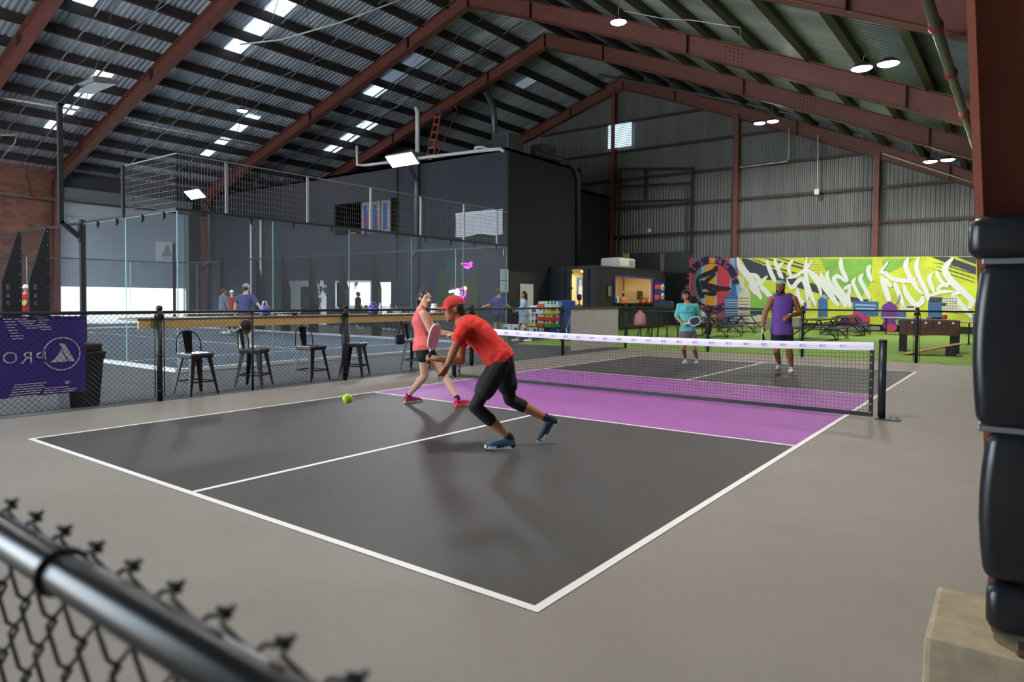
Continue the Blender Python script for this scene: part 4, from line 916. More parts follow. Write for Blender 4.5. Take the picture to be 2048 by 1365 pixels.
for a, c in (((665, 268), (715, 272)), ((725, 280), (765, 275)), ((770, 272), (790, 240)), ((790, 240), (815, 240)), ((815, 240), (812, 275)), ((812, 275), (780, 280)), ((670, 315), (690, 350)), ((690, 350), (715, 320)), ((715, 320), (720, 358)), ((735, 320), (745, 355)), ((745, 355), (765, 320)), ((770, 345), (785, 300)), ((785, 300), (800, 335)), ((805, 300), (822, 325)), ((690, 350), (770, 358))): neon([a, c], 0, b, .026)
o = b.build('neon_sign', m_nm); tag(o, 'magenta neon script on the green board', 'neon sign', None)
b = MB(); neon([(560, 800), (575, 760), (600, 770), (630, 740), (650, 770)], 0, b, .03); neon([(560, 800), (575, 870), (610, 920), (655, 915), (685, 880), (690, 800)], 0, b, .035); neon([(648, 930), (645, 1050)], 0, b, .02)
b2 = MB(); b2.poly([N_(860+x/9.75, 500+y/9.75) for x, y in ((658, 715), (690, 710), (722, 750), (705, 780), (675, 795), (665, 760))])
b3 = MB(); b3.poly([N_(860+x/9.75, 500+y/9.75) for x, y in ((600, 830), (625, 800), (650, 805), (652, 850), (640, 890), (610, 880))])
t = empty('neon_sign', (0, 0, 0), 'magenta neon fruit outline with yellow leaf over the hedge', 'neon sign'); b.build('tube', m_nm, t); b2.build('leaf', m_ny, t); b3.build('lit_face', mat('neon_face', S(150, 190, 190), .4, emit=.5), t)
b = MB(); neon([(385, 835), (390, 815), (440, 805), (495, 805), (500, 820)], 0, b, .06); b2 = MB(); b2.sph(N_(860+530/9.75, 500+850/9.75), .2, 14, sc=(.8, .2, 1.1))
t = empty('neon_sign', (0, 0, 0), 'white neon letter and ball beside the magenta fruit sign', 'neon sign'); b.build('tube', m_nw, t); b2.build('lit_ball', m_nw, t)
for k, z in enumerate((1.98, 1.62)):
    b = MB(); b.box(-.004, .004, -.19, .19, 0, .34); o = b.build('paper_notice', mat('paper_blue', S(206, 228, 236), .6)); o.location = (X0-.02, 7.21, z); tag(o, ['upper', 'lower'][k]+' white notice taped inside the last glass panel', 'notice')
bm = textmesh('1', .34); b = MB(); b.bm(bm, 0, False, frame((X0+.012, 7.12, 2.8), (0, -1, 0), (0, 0, 1))); o = b.build('court_number', m_white); tag(o, 'white mirrored figure one on the last glass panel', 'number')
b = MB(); b.box(-.012, .012, -.47, .47, .02, 2.08); b.box(.012, .02, -.5, .5, .02, 2.1, 0); o = b.build('door_3', m_white); o.location = (-12.985, 15.46, 0); struct(o)
# ------------------------------------------------------------------ mural on the end wall
MY = 27.52
MUR = MB(); MUR.box(-10.4, 5.1, MY, MY+.04, .32, 3.79); MUR.v = [(x, y, z-(.36*(x+10.4)/15.5 if z > 1 else 0)) for x, y, z in MUR.v]; MURM = [mat('mural_lime', S(212, 222, 62), .6, vary=.22, vscale=.9)]
LAY = [0]
def mp(px, py): return on('y', MY-.004-LAY[0]*.003, px, py)
def paint(name, col, polys=(), strokes=(), vary=0.0):
    mm = mat('mural_'+name, S(*col), .6, vary=vary, vscale=1.2); LAY[0] += 1; b = MB()
    if mm not in MURM: MURM.append(mm)
    for pl in polys: b.poly([mp(*p) for p in pl]); LAY[0] += .12/max(4, len(polys))*4
    for (pts, w) in strokes:
        n = len(pts); L, R = [], []
        q = [Vector((p[0], p[1])) for p in pts]
        f = []                                             # smooth the stroke
        for i in range(n-1):
            for k in range(5):
                u = k/5; p0, p1, p2, p3 = q[max(i-1, 0)], q[i], q[i+1], q[min(i+2, n-1)]
                f.append(.5*((2*p1)+(p2-p0)*u+(2*p0-5*p1+4*p2-p3)*u*u+(3*p1-p0-3*p2+p3)*u**3))
        f.append(q[-1]); m = len(f)
        for i in range(m):
            d = (f[min(i+1, m-1)]-f[max(i-1, 0)]).normalized(); nn = Vector((-d.y, d.x)); e = i/(m-1); ww = w*1.25*(.2+.8*min(1, 4*e+.05))*(.3+.7*min(1, 5*(1.02-e)))/2
            L.append(f[i]+nn*ww); R.append(f[i]-nn*ww)
        for i in range(m-1): b.quad(mp(*L[i]), mp(*L[i+1]), mp(*R[i+1]), mp(*R[i]))
        LAY[0] += .06
    MUR.add(b.v, b.f, MURM.index(mm))
paint('green_haze', (140, 196, 84), [[(1500, 580), (1560, 585), (1570, 625), (1498, 628)], [(1640, 518), (1745, 518), (1742, 565), (1720, 600), (1690, 560), (1660, 560)], [(1765, 518), (1830, 518), (1800, 535), (1766, 552)], [(1655, 530), (1690, 535), (1700, 600), (1670, 580)]], vary=.25)
paint('slate_bands', (62, 68, 82), [[(1482, 517), (1496, 518), (1545, 538), (1572, 547), (1572, 562), (1530, 560), (1497, 545)], [(1563, 548), (1600, 560), (1645, 573), (1690, 592), (1738, 600), (1735, 604), (1686, 606), (1640, 588), (1600, 577), (1566, 563)],
    [(1862, 514), (1897, 514), (1952, 534), (1952, 549)], [(1912, 514), (1952, 514), (1952, 529)]],
    [([(1502, 517), (1556, 537), (1612, 552)], 2), ([(1527, 516), (1580, 530), (1625, 542)], 2.5), ([(1556, 516), (1600, 528), (1612, 533)], 2), ([(1640, 596), (1700, 600), (1740, 606)], 2), ([(1880, 527), (1920, 540), (1952, 549)], 1.5), ([(1870, 532), (1915, 546), (1952, 558)], 1.5), ([(1862, 537), (1910, 552), (1952, 566)], 1.2), ([(1866, 526), (1905, 532), (1952, 541)], 1)])
dots = []
for i in range(13):
    for j in range(11):
        cx, cy, r = 1598+i*5.2+(j % 2)*2.6, 519+j*5.4, 1.25*(1-abs(i-6)/9)
        dots.append([(cx+r, cy), (cx, cy+r), (cx-r, cy), (cx, cy-r)])
paint('dots', (70, 90, 90), dots)
wy = 4
W_ = [([(1475, 515), (1480, 532), (1492, 547), (1503, 562), (1510, 576), (1523, 599)], 11), ([(1500, 547), (1513, 553), (1517, 564), (1508, 577)], 7), ([(1520, 571), (1531, 583), (1544, 596)], 8), ([(1535, 552), (1525, 563), (1521, 573)], 5), ([(1533, 519), (1540, 541), (1551, 565)], 7), ([(1567, 525), (1557, 537), (1561, 556)], 6),
    ([(1614, 515), (1611, 537), (1613, 559), (1619, 582), (1632, 612)], 7), ([(1572, 557), (1589, 553), (1608, 541), (1626, 522)], 5), ([(1612, 537), (1636, 559), (1656, 584), (1678, 613)], 9), ([(1617, 546), (1636, 570), (1643, 592)], 5), ([(1573, 559), (1583, 576), (1597, 562), (1606, 560), (1614, 582), (1614, 602)], 7), ([(1594, 575), (1598, 597), (1611, 610)], 7),
    ([(1657, 541), (1654, 556), (1665, 576), (1685, 601), (1693, 616)], 8), ([(1682, 515), (1683, 537), (1696, 564)], 7), ([(1693, 566), (1677, 553), (1668, 559), (1677, 576), (1692, 595), (1700, 616)], 7), ([(1703, 569), (1687, 579)], 5), ([(1701, 570), (1697, 594), (1701, 616)], 6), ([(1727, 548), (1720, 558), (1730, 578), (1741, 600)], 7), ([(1742, 530), (1736, 542), (1744, 564)], 7),
    ([(1757, 545), (1771, 547), (1786, 558), (1818, 562), (1832, 556)], 7), ([(1777, 523), (1761, 544)], 4), ([(1762, 551), (1771, 579), (1780, 606)], 9), ([(1770, 557), (1783, 575)], 6), ([(1789, 564), (1795, 581), (1807, 613)], 8), ([(1818, 515), (1811, 532), (1821, 556), (1836, 576)], 8), ([(1807, 566), (1813, 588), (1830, 609), (1843, 605), (1845, 593)], 9), ([(1839, 515), (1832, 532), (1839, 556), (1851, 581), (1858, 606)], 8),
    ([(1866, 548), (1858, 558), (1869, 586)], 7), ([(1848, 593), (1872, 588), (1887, 581)], 5), ([(1907, 515), (1890, 537), (1899, 558), (1918, 577), (1953, 606)], 11), ([(1911, 567), (1883, 571), (1878, 583), (1907, 583)], 6), ([(1921, 584), (1908, 591), (1918, 605), (1944, 636)], 9), ([(1918, 575), (1939, 598), (1942, 611), (1935, 615)], 8)]
W_ += [([(1587, 519), (1577, 534), (1582, 553)], 6), ([(1549, 517), (1554, 535), (1566, 558)], 6), ([(1640, 545), (1650, 566), (1668, 590)], 6), ([(1712, 556), (1706, 566), (1716, 588), (1726, 604)], 6), ([(1815, 545), (1828, 570), (1846, 590)], 6), ([(1872, 540), (1880, 560), (1896, 575)], 6), ([(1510, 556), (1500, 572), (1512, 590)], 5)]
paint('letter_shadow', (60, 70, 80), strokes=[([(x+2.2, y+.6) for x, y in p], w*.35) for p, w in W_])
paint('white_letters', (240, 242, 238), strokes=W_)
paint('city_blue', (64, 112, 168), [[(1448, 592), (1463, 588), (1463, 570), (1480, 566), (1480, 652), (1446, 652)], [(1636, 600), (1643, 594), (1655, 600), (1655, 634), (1636, 634)], [(1706, 602), (1757, 604), (1757, 632), (1706, 632)], [(1607, 606), (1614, 604), (1614, 622), (1607, 622)], [(1856, 606), (1884, 606), (1884, 652), (1856, 652)], [(1795, 624), (1812, 624), (1812, 650), (1795, 650)], [(1946, 628), (1955, 628), (1955, 660), (1946, 660)]])
paint('city_sky', (150, 190, 222), [[(1472, 572), (1484, 566), (1496, 578), (1494, 590), (1474, 592)], [(1643, 594), (1649, 588), (1655, 600)], [(1710, 608), (1752, 610), (1752, 613), (1710, 612)], [(1712, 616), (1750, 617), (1750, 620), (1712, 619)]])
paint('city_cream', (226, 216, 190), [[(1476, 590), (1494, 572), (1501, 590), (1500, 655), (1476, 655)], [(1474, 552), (1488, 553), (1488, 573), (1496, 575), (1496, 590), (1482, 575)], [(1613, 601), (1622, 601), (1622, 617), (1613, 617)], [(1885, 595), (1904, 595), (1908, 606), (1922, 612), (1924, 628), (1884, 622)], [(1800, 611), (1835, 612), (1835, 622), (1800, 622)], [(1500, 628), (1526, 630), (1526, 652), (1500, 652)]])
paint('city_roof', (40, 62, 96), [[(1860, 595), (1886, 595), (1882, 605), (1856, 605)], [(1882, 606), (1894, 606), (1892, 612), (1882, 612)], [(1813, 613), (1828, 613), (1828, 616), (1813, 616)], [(1500, 622), (1524, 622), (1524, 630), (1500, 630)]])
wn = []
for i in range(6):
    for j in range(9): wn.append([(1478+i*3.4, 596+j*6), (1480.4+i*3.4, 596+j*6), (1480.4+i*3.4, 598+j*6), (1478+i*3.4, 598+j*6)])
for i in range(7):
    for j in range(4): wn.append([(1859+i*3.6, 609+j*5), (1860.8+i*3.6, 609+j*5), (1860.8+i*3.6, 611+j*5), (1859+i*3.6, 611+j*5)])
for i in range(5):
    for j in range(5): wn.append([(1886+i*6, 597+j*5), (1890+i*6, 597+j*5), (1890+i*6, 598.5+j*5), (1886+i*6, 598.5+j*5)])
paint('city_windows', (70, 92, 120), wn)
st = [[(1450, 600+i*5), (1478, 600+i*5), (1478, 601.5+i*5), (1450, 601.5+i*5)] for i in range(10)]
paint('city_stripes', (200, 214, 226), st)
circ = lambda cx, cy, rx, ry, n=20: [(cx+rx*math.cos(2*PI*i/n), cy+ry*math.sin(2*PI*i/n)) for i in range(n)]
paint('tree_outline', (140, 130, 150), [circ(1779, 622, 18, 17)], [([(1790, 612), (1798, 600), (1799, 590)], 2.5)])
paint('tree_purple', (120, 54, 150), [circ(1772, 618, 8, 9), circ(1786, 618, 8, 9), circ(1779, 611, 7, 8), circ(1769, 630, 7, 9), circ(1789, 630, 7, 9), circ(1779, 628, 11, 14), circ(1779, 650, 14, 12), circ(1700, 644, 18, 14), circ(1722, 642, 14, 14), circ(1674, 650, 10, 8)])
paint('pink_splash', (214, 66, 110), [circ(1712, 632, 9, 6), circ(1732, 640, 8, 8), [(1706, 622), (1726, 628), (1738, 646), (1725, 640)], circ(1782, 656, 12, 8), [(1690, 634), (1706, 628), (1712, 640), (1696, 648)]])
paint('brick_base', (150, 146, 138), [[(1446, 653), (1760, 653), (1760, 661), (1446, 661)], [(1524, 636), (1606, 636), (1606, 654), (1524, 654)]], vary=.3)
# round emblem panel left of the wall column
for name, col, x0, x1 in (('stripe_pink', (190, 62, 100), 1380, 1388), ('stripe_green', (96, 128, 104), 1388, 1402), ('stripe_pale', (150, 190, 200), 1402, 1411), ('stripe_orange', (232, 160, 44), 1411, 1430), ('stripe_pale', (190, 205, 215), 1430, 1434), ('stripe_red', (214, 66, 76), 1434, 1460), ('stripe_blue', (130, 180, 220), 1460, 1470), ('stripe_violet', (150, 90, 130), 1470, 1477)):
    LAY[0] = 1; paint(name, col, [[(x0, 516.5), (x1, 516), (x1, 656), (x0, 656)]])
LAY[0] = 3
cx, cy, rx, ry = 1424, 570, 55, 58
ringp = []
for i in range(48):
    a0, a1 = 2*PI*i/48, 2*PI*(i+1)/48
    ringp.append([(cx+rx*math.cos(a0), cy+ry*math.sin(a0)), (cx+rx*math.cos(a1), cy+ry*math.sin(a1)), (cx+.72*rx*math.cos(a1), cy+.72*ry*math.sin(a1)), (cx+.72*rx*math.cos(a0), cy+.72*ry*math.sin(a0))])
ringp = [p for p in ringp if min(y for x, y in p) > 512 and max(x for x, y in p) < 1481 and min(x for x, y in p) > 1376]
paint('emblem_ring', (36, 34, 52), ringp)
rim = []
for i in range(60):
    a0, a1 = 2*PI*i/60, 2*PI*(i+1)/60
    for r0, r1 in ((1.0, .975), (.745, .72)):
        q = [(cx+r0*rx*math.cos(a0), cy+r0*ry*math.sin(a0)), (cx+r0*rx*math.cos(a1), cy+r0*ry*math.sin(a1)), (cx+r1*rx*math.cos(a1), cy+r1*ry*math.sin(a1)), (cx+r1*rx*math.cos(a0), cy+r1*ry*math.sin(a0))]
        if min(y for x, y in q) > 514 and max(x for x, y in q) < 1480 and min(x for x, y in q) > 1378: rim.append(q)
paint('emblem_rim', (120, 60, 130), rim)
paint('emblem_mark', (40, 38, 50), strokes=[([(1396, 556), (1410, 550), (1428, 542), (1434, 532)], 8), ([(1394, 556), (1400, 585), (1408, 596)], 8), ([(1398, 585), (1430, 588), (1410, 568), (1432, 548)], 7), ([(1412, 568), (1440, 577), (1462, 578)], 7), ([(1420, 590), (1436, 580), (1458, 576)], 6), ([(1404, 560), (1408, 580)], 6)])
LAY[0] += 1; b = MB()
def ringtext(s, a0, a1, inward):
    for i, ch in enumerate(s):
        a = math.radians(a0+(a1-a0)*i/(len(s)-1)); r = .86
        c = mp(cx+r*rx*math.cos(a), cy-r*ry*math.sin(a)); bm = textmesh(ch, .46)
        up = Vector((math.cos(a), 0, math.sin(a))) * (1 if inward else -1); xd = Vector((up.z, 0, -up.x))
        b.bm(bm, 0, False, frame(c, xd, up))
ringtext('CRUISING', 205, 52, True); ringtext('KITCHENS', 205, 375, False)
MURM.append(mat('mural_pink_text', S(208, 96, 160), .6)); MUR.add(b.v, b.f, len(MURM)-1)
mu = MUR.build('mural_panel', MURM); tag(mu, 'lime green graffiti mural with white lettering on the end wall', 'mural')
# ------------------------------------------------------------------ picnic yard
m_pt = mat('picnic_top', S(52, 52, 50), .6, vary=.1, vscale=5); m_pw = mat('picnic_grey', S(176, 176, 172), .6)
def picnic():
    t = empty('picnic_table', (0, 0, 0), '', 'picnic table', 'picnic tables on the grass')
    b = MB()
    for i in range(5): b.bbox(-.37+i*.15, -.23+i*.15, -1.2, 1.2, .72, .76, .008)
    b.build('table_top', m_pt, t)
    for s in (-1, 1):
        b = MB()
        for i in range(2): b.bbox(s*.7-.14+i*.145, s*.7-.005+i*.145, -1.2, 1.2, .42, .455, .008)
        b.build('bench', m_pt, t)
    for y in (-.85, .85):
        for s in (-1, 1):
            b = MB(); b.tube([(s*.2, y, .72), (s*.42, y, .4), (s*.72, y, .16), (s*.78, y, .02)], .024, 8); b.tube([(s*.42, y, .4), (s*.5, y, .41), (s*.86, y, .41)], .02, 6); b.tube([(s*.8, y, .41), (s*.84, y, .02)], .02, 6); b.build('leg', m_black, t)
        b = MB(); b.tube([(-.42, y, .4), (.42, y, .4)], .018, 6); b.tube([(0, y*.2, .7), (0, y, .42)], .015, 6); b.build('brace', m_black, t)
    return t
pt0 = picnic()
for i, (x, y, rz, lab) in enumerate([(-5.1, 17.3, .0, 'black picnic table in front of the round emblem'), (-5.6, 22.0, .05, 'black picnic table farther behind the emblem table near the blue tower'), (-1.4, 18.1, 0, 'black picnic table right behind the man in the purple tank top'), (-1.35, 22.6, .03, 'black picnic table before the purple tree painting'), (-1.9, 25.6, .1, 'black picnic table closest to the mural under the white letters'), (-8.3, 25.0, .2, 'black picnic table by the dark screen near the container end')]):
    o = pt0 if i == 0 else copy_tree(pt0); o.location = (x, y, 0); o.rotation_euler.z = rz; o['label'] = lab
def foldtable(x, y, rz, lab):
    t = empty('folding_table', (x, y, 0), lab, 'table', 'grey folding tables by the mural', rz)
    b = MB(); b.bbox(-.9, .9, -.38, .38, .72, .76, .012); b.build('table_top', m_pw, t)
    for sx in (-.65, .65):
        b = MB(); b.tube([(sx, -.05, .03), (sx, -.05, .72)], .02, 6); b.tube([(sx, .05, .03), (sx, .05, .72)], .02, 6); b.tube([(sx, -.36, .03), (sx, .36, .03)], .024, 6); b.build('leg', m_black, t)
foldtable(.6, 24.2, .1, 'pale grey folding table below the purple tree painting'); foldtable(3.9, 18.6, .0, 'pale grey folding table behind the foosball table at the right')
# foosball table
m_fb = mat('foosball_brown', S(92, 56, 46), .5); t = empty('foosball_table', (2.6, 13.2, 0), 'brown foosball table with black legs behind the far fence', 'foosball table', None, .12)
b = MB(); b.bbox(-.72, .72, -.38, -.34, .5, .92, .01); b.bbox(-.72, .72, .34, .38, .5, .92, .01); b.bbox(-.72, -.68, -.38, .38, .5, .92, .01); b.bbox(.68, .72, -.38, .38, .5, .92, .01); b.box(-.7, .7, -.36, .36, .6, .64); b.build('cabinet', m_fb, t)
b = MB(); b.box(-.68, .68, -.34, .34, .641, .645); b.build('pitch', mat('pitch_green', S(60, 120, 70), .6), t)
for sx in (-.62, .62):
    for sy in (-.3, .3):
        b = MB(); b.bbox(sx-.1, sx+.1, sy-.06, sy+.06, .02, .86, .01); lg = b.build('leg', m_black, t); b = MB(); b.lathe([(.04, 0), (.03, .02)], (sx, sy, 0), 10); b.build('foot', m_white, lg)
for i in range(8):
    x = -.56+i*.16; b = MB(); b.tube([(x, -.5, .84), (x, .5, .84)], .008, 6); r = b.build('rod', m_steel, t)
    b = MB(); b.lathe([(.028, 0), (.034, .02), (.034, .05), (.02, .06)], (0, 0, 0), 12); b.xf(Matrix.Translation((x, -.42, .84)) @ Matrix.Rotation(PI/2, 4, 'X')); b.build('handle', m_white if i % 2 else m_black, r)
b = MB(); b.bbox(-.12, .12, -.06, .06, 0, .07, .02); b2 = MB(); b2.bbox(.13, .24, -.07, .05, .0, .13, .02); b3 = MB(); b3.bbox(-.26, -.13, -.04, .04, 0, .05, .02)
simple('red_black_case', (2.78, 13.35, .93), [('body', b, m_black), ('end_cap', b2, mat('case_red', S(206, 40, 44), .5)), ('tab', b3, mat('case_red'))], 'black and red case lying on the foosball table', 'case')
b = MB(); b.bbox(-.66, .66, -.2, .2, .0, .018, .005); b2 = MB(); b2.box(-.66, .66, -.2, .2, -.012, 0)
o = simple('balance_board', (2.8, 11.95, .17), [('deck', b, mat('deck_wood', S(196, 150, 104), .5, vary=.15, stretch=(1, 8, 1))), ('underside', b2, m_black)], 'long wooden board tilted up on the grass before the foosball table', 'board')
o.rotation_euler = (0, -.24, .3)
b = MB(); b.bbox(-.12, .12, -.1, .1, 0, .27, .02); o = b.build('board_prop', m_black); o.location = (3.22, 12.1, 0); tag(o, 'black block propping up the tilted wooden board', 'block')
# high table with duffel bag, stool with pink pouch, beside the container
t = empty('high_table', (-6.15, 15.2, 0), 'black high table with a dark duffel bag on it', 'table')
b = MB(); b.bbox(-.75, .75, -.38, .38, .98, 1.03, .012); b.build('table_top', m_pt, t)
for x, y in ((-.55, -.25), (.1, -.25), (-.55, .25), (.55, .25), (.55, -.25)):
    b = MB(); b.tube([(x*.8, y, .98), (x, y*1.1, 0)], .026, 8); b.build('leg', m_black, t)
m_duf = mat('duffel_navy', S(44, 48, 64), .7, bump=.4, bscale=12)
t = empty('duffel_bag', (-6.3, 15.15, 1.03), 'dark navy duffel bag on the black high table', 'bag')
b = MB(); b.bbox(-.36, .36, -.18, .18, 0, .36, .1, smooth=True); bd = b.build('body', m_duf, t)
b = MB(); b.tube([(-.15, -.17, .25), (-.12, -.15, .42), (.12, -.15, .42), (.15, -.17, .25)], .014, 6); b.tube([(-.36, -.05, .2), (-.44, -.05, .3), (-.36, 0, .36)], .012, 6); b.build('handles', m_black, t)
b = MB(); b.box(-.22, .22, -.188, -.182, .06, .2); b.build('front_pocket', mat('duffel_dark', S(34, 36, 48), .7), t)
t = empty('low_bench', (-7.1, 14.6, 0), 'low black bench with a pink drawstring pouch on it', 'bench')
b = MB(); b.bbox(-.6, .6, -.18, .18, .42, .46, .01); b.build('seat', m_pt, t)
for x in (-.45, .1, .45):
    b = MB(); b.tube([(x, 0, .42), (x-.06, -.12, 0)], .02, 6); b.tube([(x, 0, .42), (x-.03, .12, 0)], .02, 6); b.build('leg', m_black, t)
t = empty('drawstring_pouch', (-7.0, 14.58, .46), 'pink drawstring pouch on the low black bench by the container', 'bag')
b = MB(); b.lathe([(.0, 0), (.2, .0), (.24, .05), (.23, .2), (.2, .36), (.15, .46), (.06, .5), (.1, .56), (.0, .55)], (0, 0, 0), 14); b.build('body', mat('pouch_pink', S(214, 140, 150), .7, bump=.4, bscale=10), t)
b = MB(); b.tube([(0, 0, .5), (-.12, 0, .56), (-.3, 0, .6)], .012, 6); b.tube([(-.05, 0, .5), (-.2, 0, .3), (-.26, 0, .22)], .01, 6); b.build('drawstring', m_black, t)
b = MB(); b.lathe([(.0, 0), (.5, .0), (.55, .06), (.5, .1), (0, .12)], (0, 0, 0), 16); o = b.build('orange_mat', mat('mat_orange', S(196, 130, 80), .7)); o.location = (-4.9, 13.6, 0); tag(o, 'tan round mat lying on the grass behind the man in teal', 'mat')
# pale wind screen tied to the left fence
b = MB(); N = 20; vs = []; fs = []
for i in range(N+1):
    y = 5.84+2.58*i/N
    for j in range(9): vs.append((-4.645+.008*math.sin(i*.9+j), y, .08+1.1*j/8))
for i in range(N):
    for j in range(8): fs.append((i*9+j, i*9+j+1, i*9+j+10, i*9+j+9))
b.add(vs, fs, 0, True); o = b.build('wind_screen', mat('screen_beige', S(250, 244, 240), .7, vary=.04)); tag(o, 'pale beige wind screen tied to the left fence near its far corner', 'screen')
# drink racks, blue fridge, cases of water, trolley
t = empty('drink_rack', (-9.35, 11.5, 0), 'drink rack stacked with coloured bottle packs before the kiosk', 'rack', None, -.25)
b = MB()
for z in (.42,): b.box(-.62, .62, -.28, .28, z-.03, z)
for x in (-.6, .6):
    for y in (-.26, .26): b.box(x-.02, x+.02, y-.02, y+.02, 0, .42)
b.build('frame', m_black, t)
cols = [('pack_red', (200, 40, 44)), ('pack_green', (40, 140, 70)), ('pack_yellow', (216, 196, 50)), ('pack_orange', (226, 92, 40)), ('pack_blue', (50, 90, 190)), ('pack_white', (214, 218, 224))]
pk = 0
for (x, rows) in ((-.42, (2, 5)), (0.02, (0, 0, 5, 3)), (.44, (1, 0, 2, 5))):
    for k, ci in enumerate(rows):
        z = .42+k*.235
        tt = empty('bottle_pack', (-9.35+x*math.cos(-.25), 11.5+x*math.sin(-.25), z), ('%s bottle pack, %s layer of the %s stack on the drink rack' % (cols[ci][0][5:], ('lowest', 'second', 'third', 'top')[k], ('left', 'middle', 'right')[int(x > -.2)+int(x > .2)])), 'bottle pack', 'bottle packs on the drink rack', -.25)
        b = MB(); b.bbox(-.19, .19, -.2, .2, 0, .12, .012); b.build('tray', mat(cols[ci][0], S(*cols[ci][1]), .5), tt)
        for i in range(4):
            for j in range(2):
                b = MB(); b.lathe([(.04, .11), (.042, .17), (.02, .2), (.02, .215), (.024, .215), (.024, .232), (0, .232)], (-.14+i*.093, -.12+j*.24, 0), 8); b.build('bottle', mat(cols[(ci+2) % 6][0] if (i+j) % 2 else 'pack_white2', S(*cols[(ci+2) % 6][1]) if (i+j) % 2 else S(226, 230, 236), .3), tt)
b1 = MB(); b1.bbox(-.36, .36, -.33, .33, 0, 1.38, .02); b2 = MB(); b2.box(-.32, .32, -.335, -.331, 1.08, 1.34); b3 = MB()
for i in range(5): b3.sph((.15, -.336, .25+i*.17), .07, 8, sc=(1, .1, 1.1))
simple('drink_fridge', (-9.15, 12.45, 0), [('cabinet', b1, mat('fridge_blue', S(44, 82, 176), .35)), ('header_panel', b2, mat('fridge_sky', S(130, 176, 236), .4)), ('bubble_print', b3, mat('fridge_print', S(150, 180, 230), .4))], 'tall blue drinks fridge at the right of the bottle racks', 'fridge', None, -.25)
b1 = MB(); b1.bbox(-.2, .2, -.15, .15, 0, .3, .01); b2 = MB(); b2.box(-.1, .1, -.153, -.15, .05, .2)
simple('carton_box', (-9.76, 11.6, .892), [('body', b1, m_white), ('print', b2, mat('carton_purple', S(96, 60, 130), .5))], 'white carton with purple print on top of the bottle packs', 'box')
for i, (x, y) in enumerate(((-11.9, 12.75), (-11.3, 12.6), (-10.75, 12.5), (-10.2, 12.35))):
    b1 = MB(); b1.bbox(-.2, .2, -.14, .14, 0, .42, .03); b2 = MB(); b2.box(-.12, .04, -.143, -.14, .12, .3)
    simple('water_case', (x, y, 0), [('bottles', b1, mat('water_wrap', S(206, 220, 226), .25)), ('label_print', b2, mat('water_label', S(60, 90, 110), .5))], ('water case %s in the row behind the woman in denim' % ('furthest left', 'second from the left', 'second from the right', 'nearest the bottle rack')[i]), 'water case', 'cases of bottled water on the floor')
t = empty('hand_trolley', (-7.95, 11.15, 0), 'silver handled trolley in front of the blue fridge', 'trolley')
b = MB(); b.tube([(.28, -.2, 1.15), (.24, -.2, 1.1), (-.05, -.2, .42), (-.2, -.2, .38)], .02, 8); b.tube([(-.05, -.2, .4), (-.05, -.2, .05)], .02, 8); b.build('handle', m_steel, t)
b = MB(); b.box(-.25, .2, -.35, .0, .06, .1); b.build('deck', m_black, t)
for x in (-.2, .15):
    b = MB(); b.tube([(x, -.36, .05), (x, -.33, .05)], .05, 12); b.build('wheel', m_black, t)
# ------------------------------------------------------------------ things on the bar counter and fence
CT = 1.115
def onc(px, py): return on('x', -4.9, px, py)
p = onc(868, 612); b1 = MB(); b1.lathe([(.0, 0), (.068, 0), (.072, .02), (.072, .13), (.05, .15), (.05, .155)], n=20); b2 = MB(); b2.lathe([(.056, .152), (.058, .19), (0, .195)], n=20)
simple('white_jar', (-4.9, p.y, CT), [('body', b1, mat('jar_white', S(232, 228, 216), .4)), ('lid', b2, mat('jar_lid', S(240, 238, 232), .4))], 'white screw-top jar on the bar counter beside the woman', 'jar')
p = onc(750, 615); b1 = MB(); b1.lathe([(0, 0), (.08, 0), (.09, .04), (.088, .14), (.05, .19)], n=18); b2 = MB(); b2.lathe([(.052, .185), (.052, .22), (.03, .23), (0, .23)], n=14); b3 = MB(); b3.tube([(.05, 0, .2), (.1, 0, .17), (.09, 0, .08)], .01, 8)
simple('water_jug', (-4.95, p.y, CT), [('body', b1, mat('jug_purple', S(74, 56, 140), .3)), ('cap', b2, mat('jug_cap', S(90, 74, 150), .4)), ('handle', b3, mat('jug_purple'))], 'purple water jug on the bar counter right of the thick post', 'jug')
p = onc(762, 622); b = MB(); b.lathe([(0, 0), (.03, 0), (.032, .15), (.014, .19), (.014, .21), (0, .21)], n=12); o = b.build('water_bottle', mat('bottle_clear', S(190, 196, 206), .2)); o.location = (-5.05, p.y+.12, CT); tag(o, 'slim pale bottle beside the purple water jug', 'bottle')
p = onc(541, 620)
b1 = MB(); b1.bbox(-.06, .06, -.08, .08, 0, .16, .05, smooth=True); b2 = MB(); b2.tube([(0, -.05, .14), (0, -.03, .23), (0, .02, .23), (0, .05, .14)], .01, 6)
simple('blue_bag', (-5.05, p.y, CT), [('body', b1, mat('bag_blue', S(92, 108, 180), .6, bump=.3)), ('handle', b2, mat('bag_strap', S(220, 222, 230), .5))], 'small blue bag on the counter beside the player in the grey cap', 'bag')
p = onc(568, 625); b = MB(); paddle_mesh(b, Matrix.Rotation(PI/2, 4, 'X') @ Matrix.Rotation(PI/2, 4, 'Y')); o = b.build('racket', [m_pad, m_white, m_black]); o.location = (-5.0, p.y, CT+.012); tag(o, 'grey racket lying flat on the bar counter', 'racket')
p = onc(585, 622); b = MB(); b.lathe([(0, 0), (.06, 0), (.075, .045), (.07, .05), (0, .045)], n=16); o = b.build('black_dish', m_black); o.location = (-4.95, p.y+.05, CT); tag(o, 'small black dish on the bar counter', 'dish')
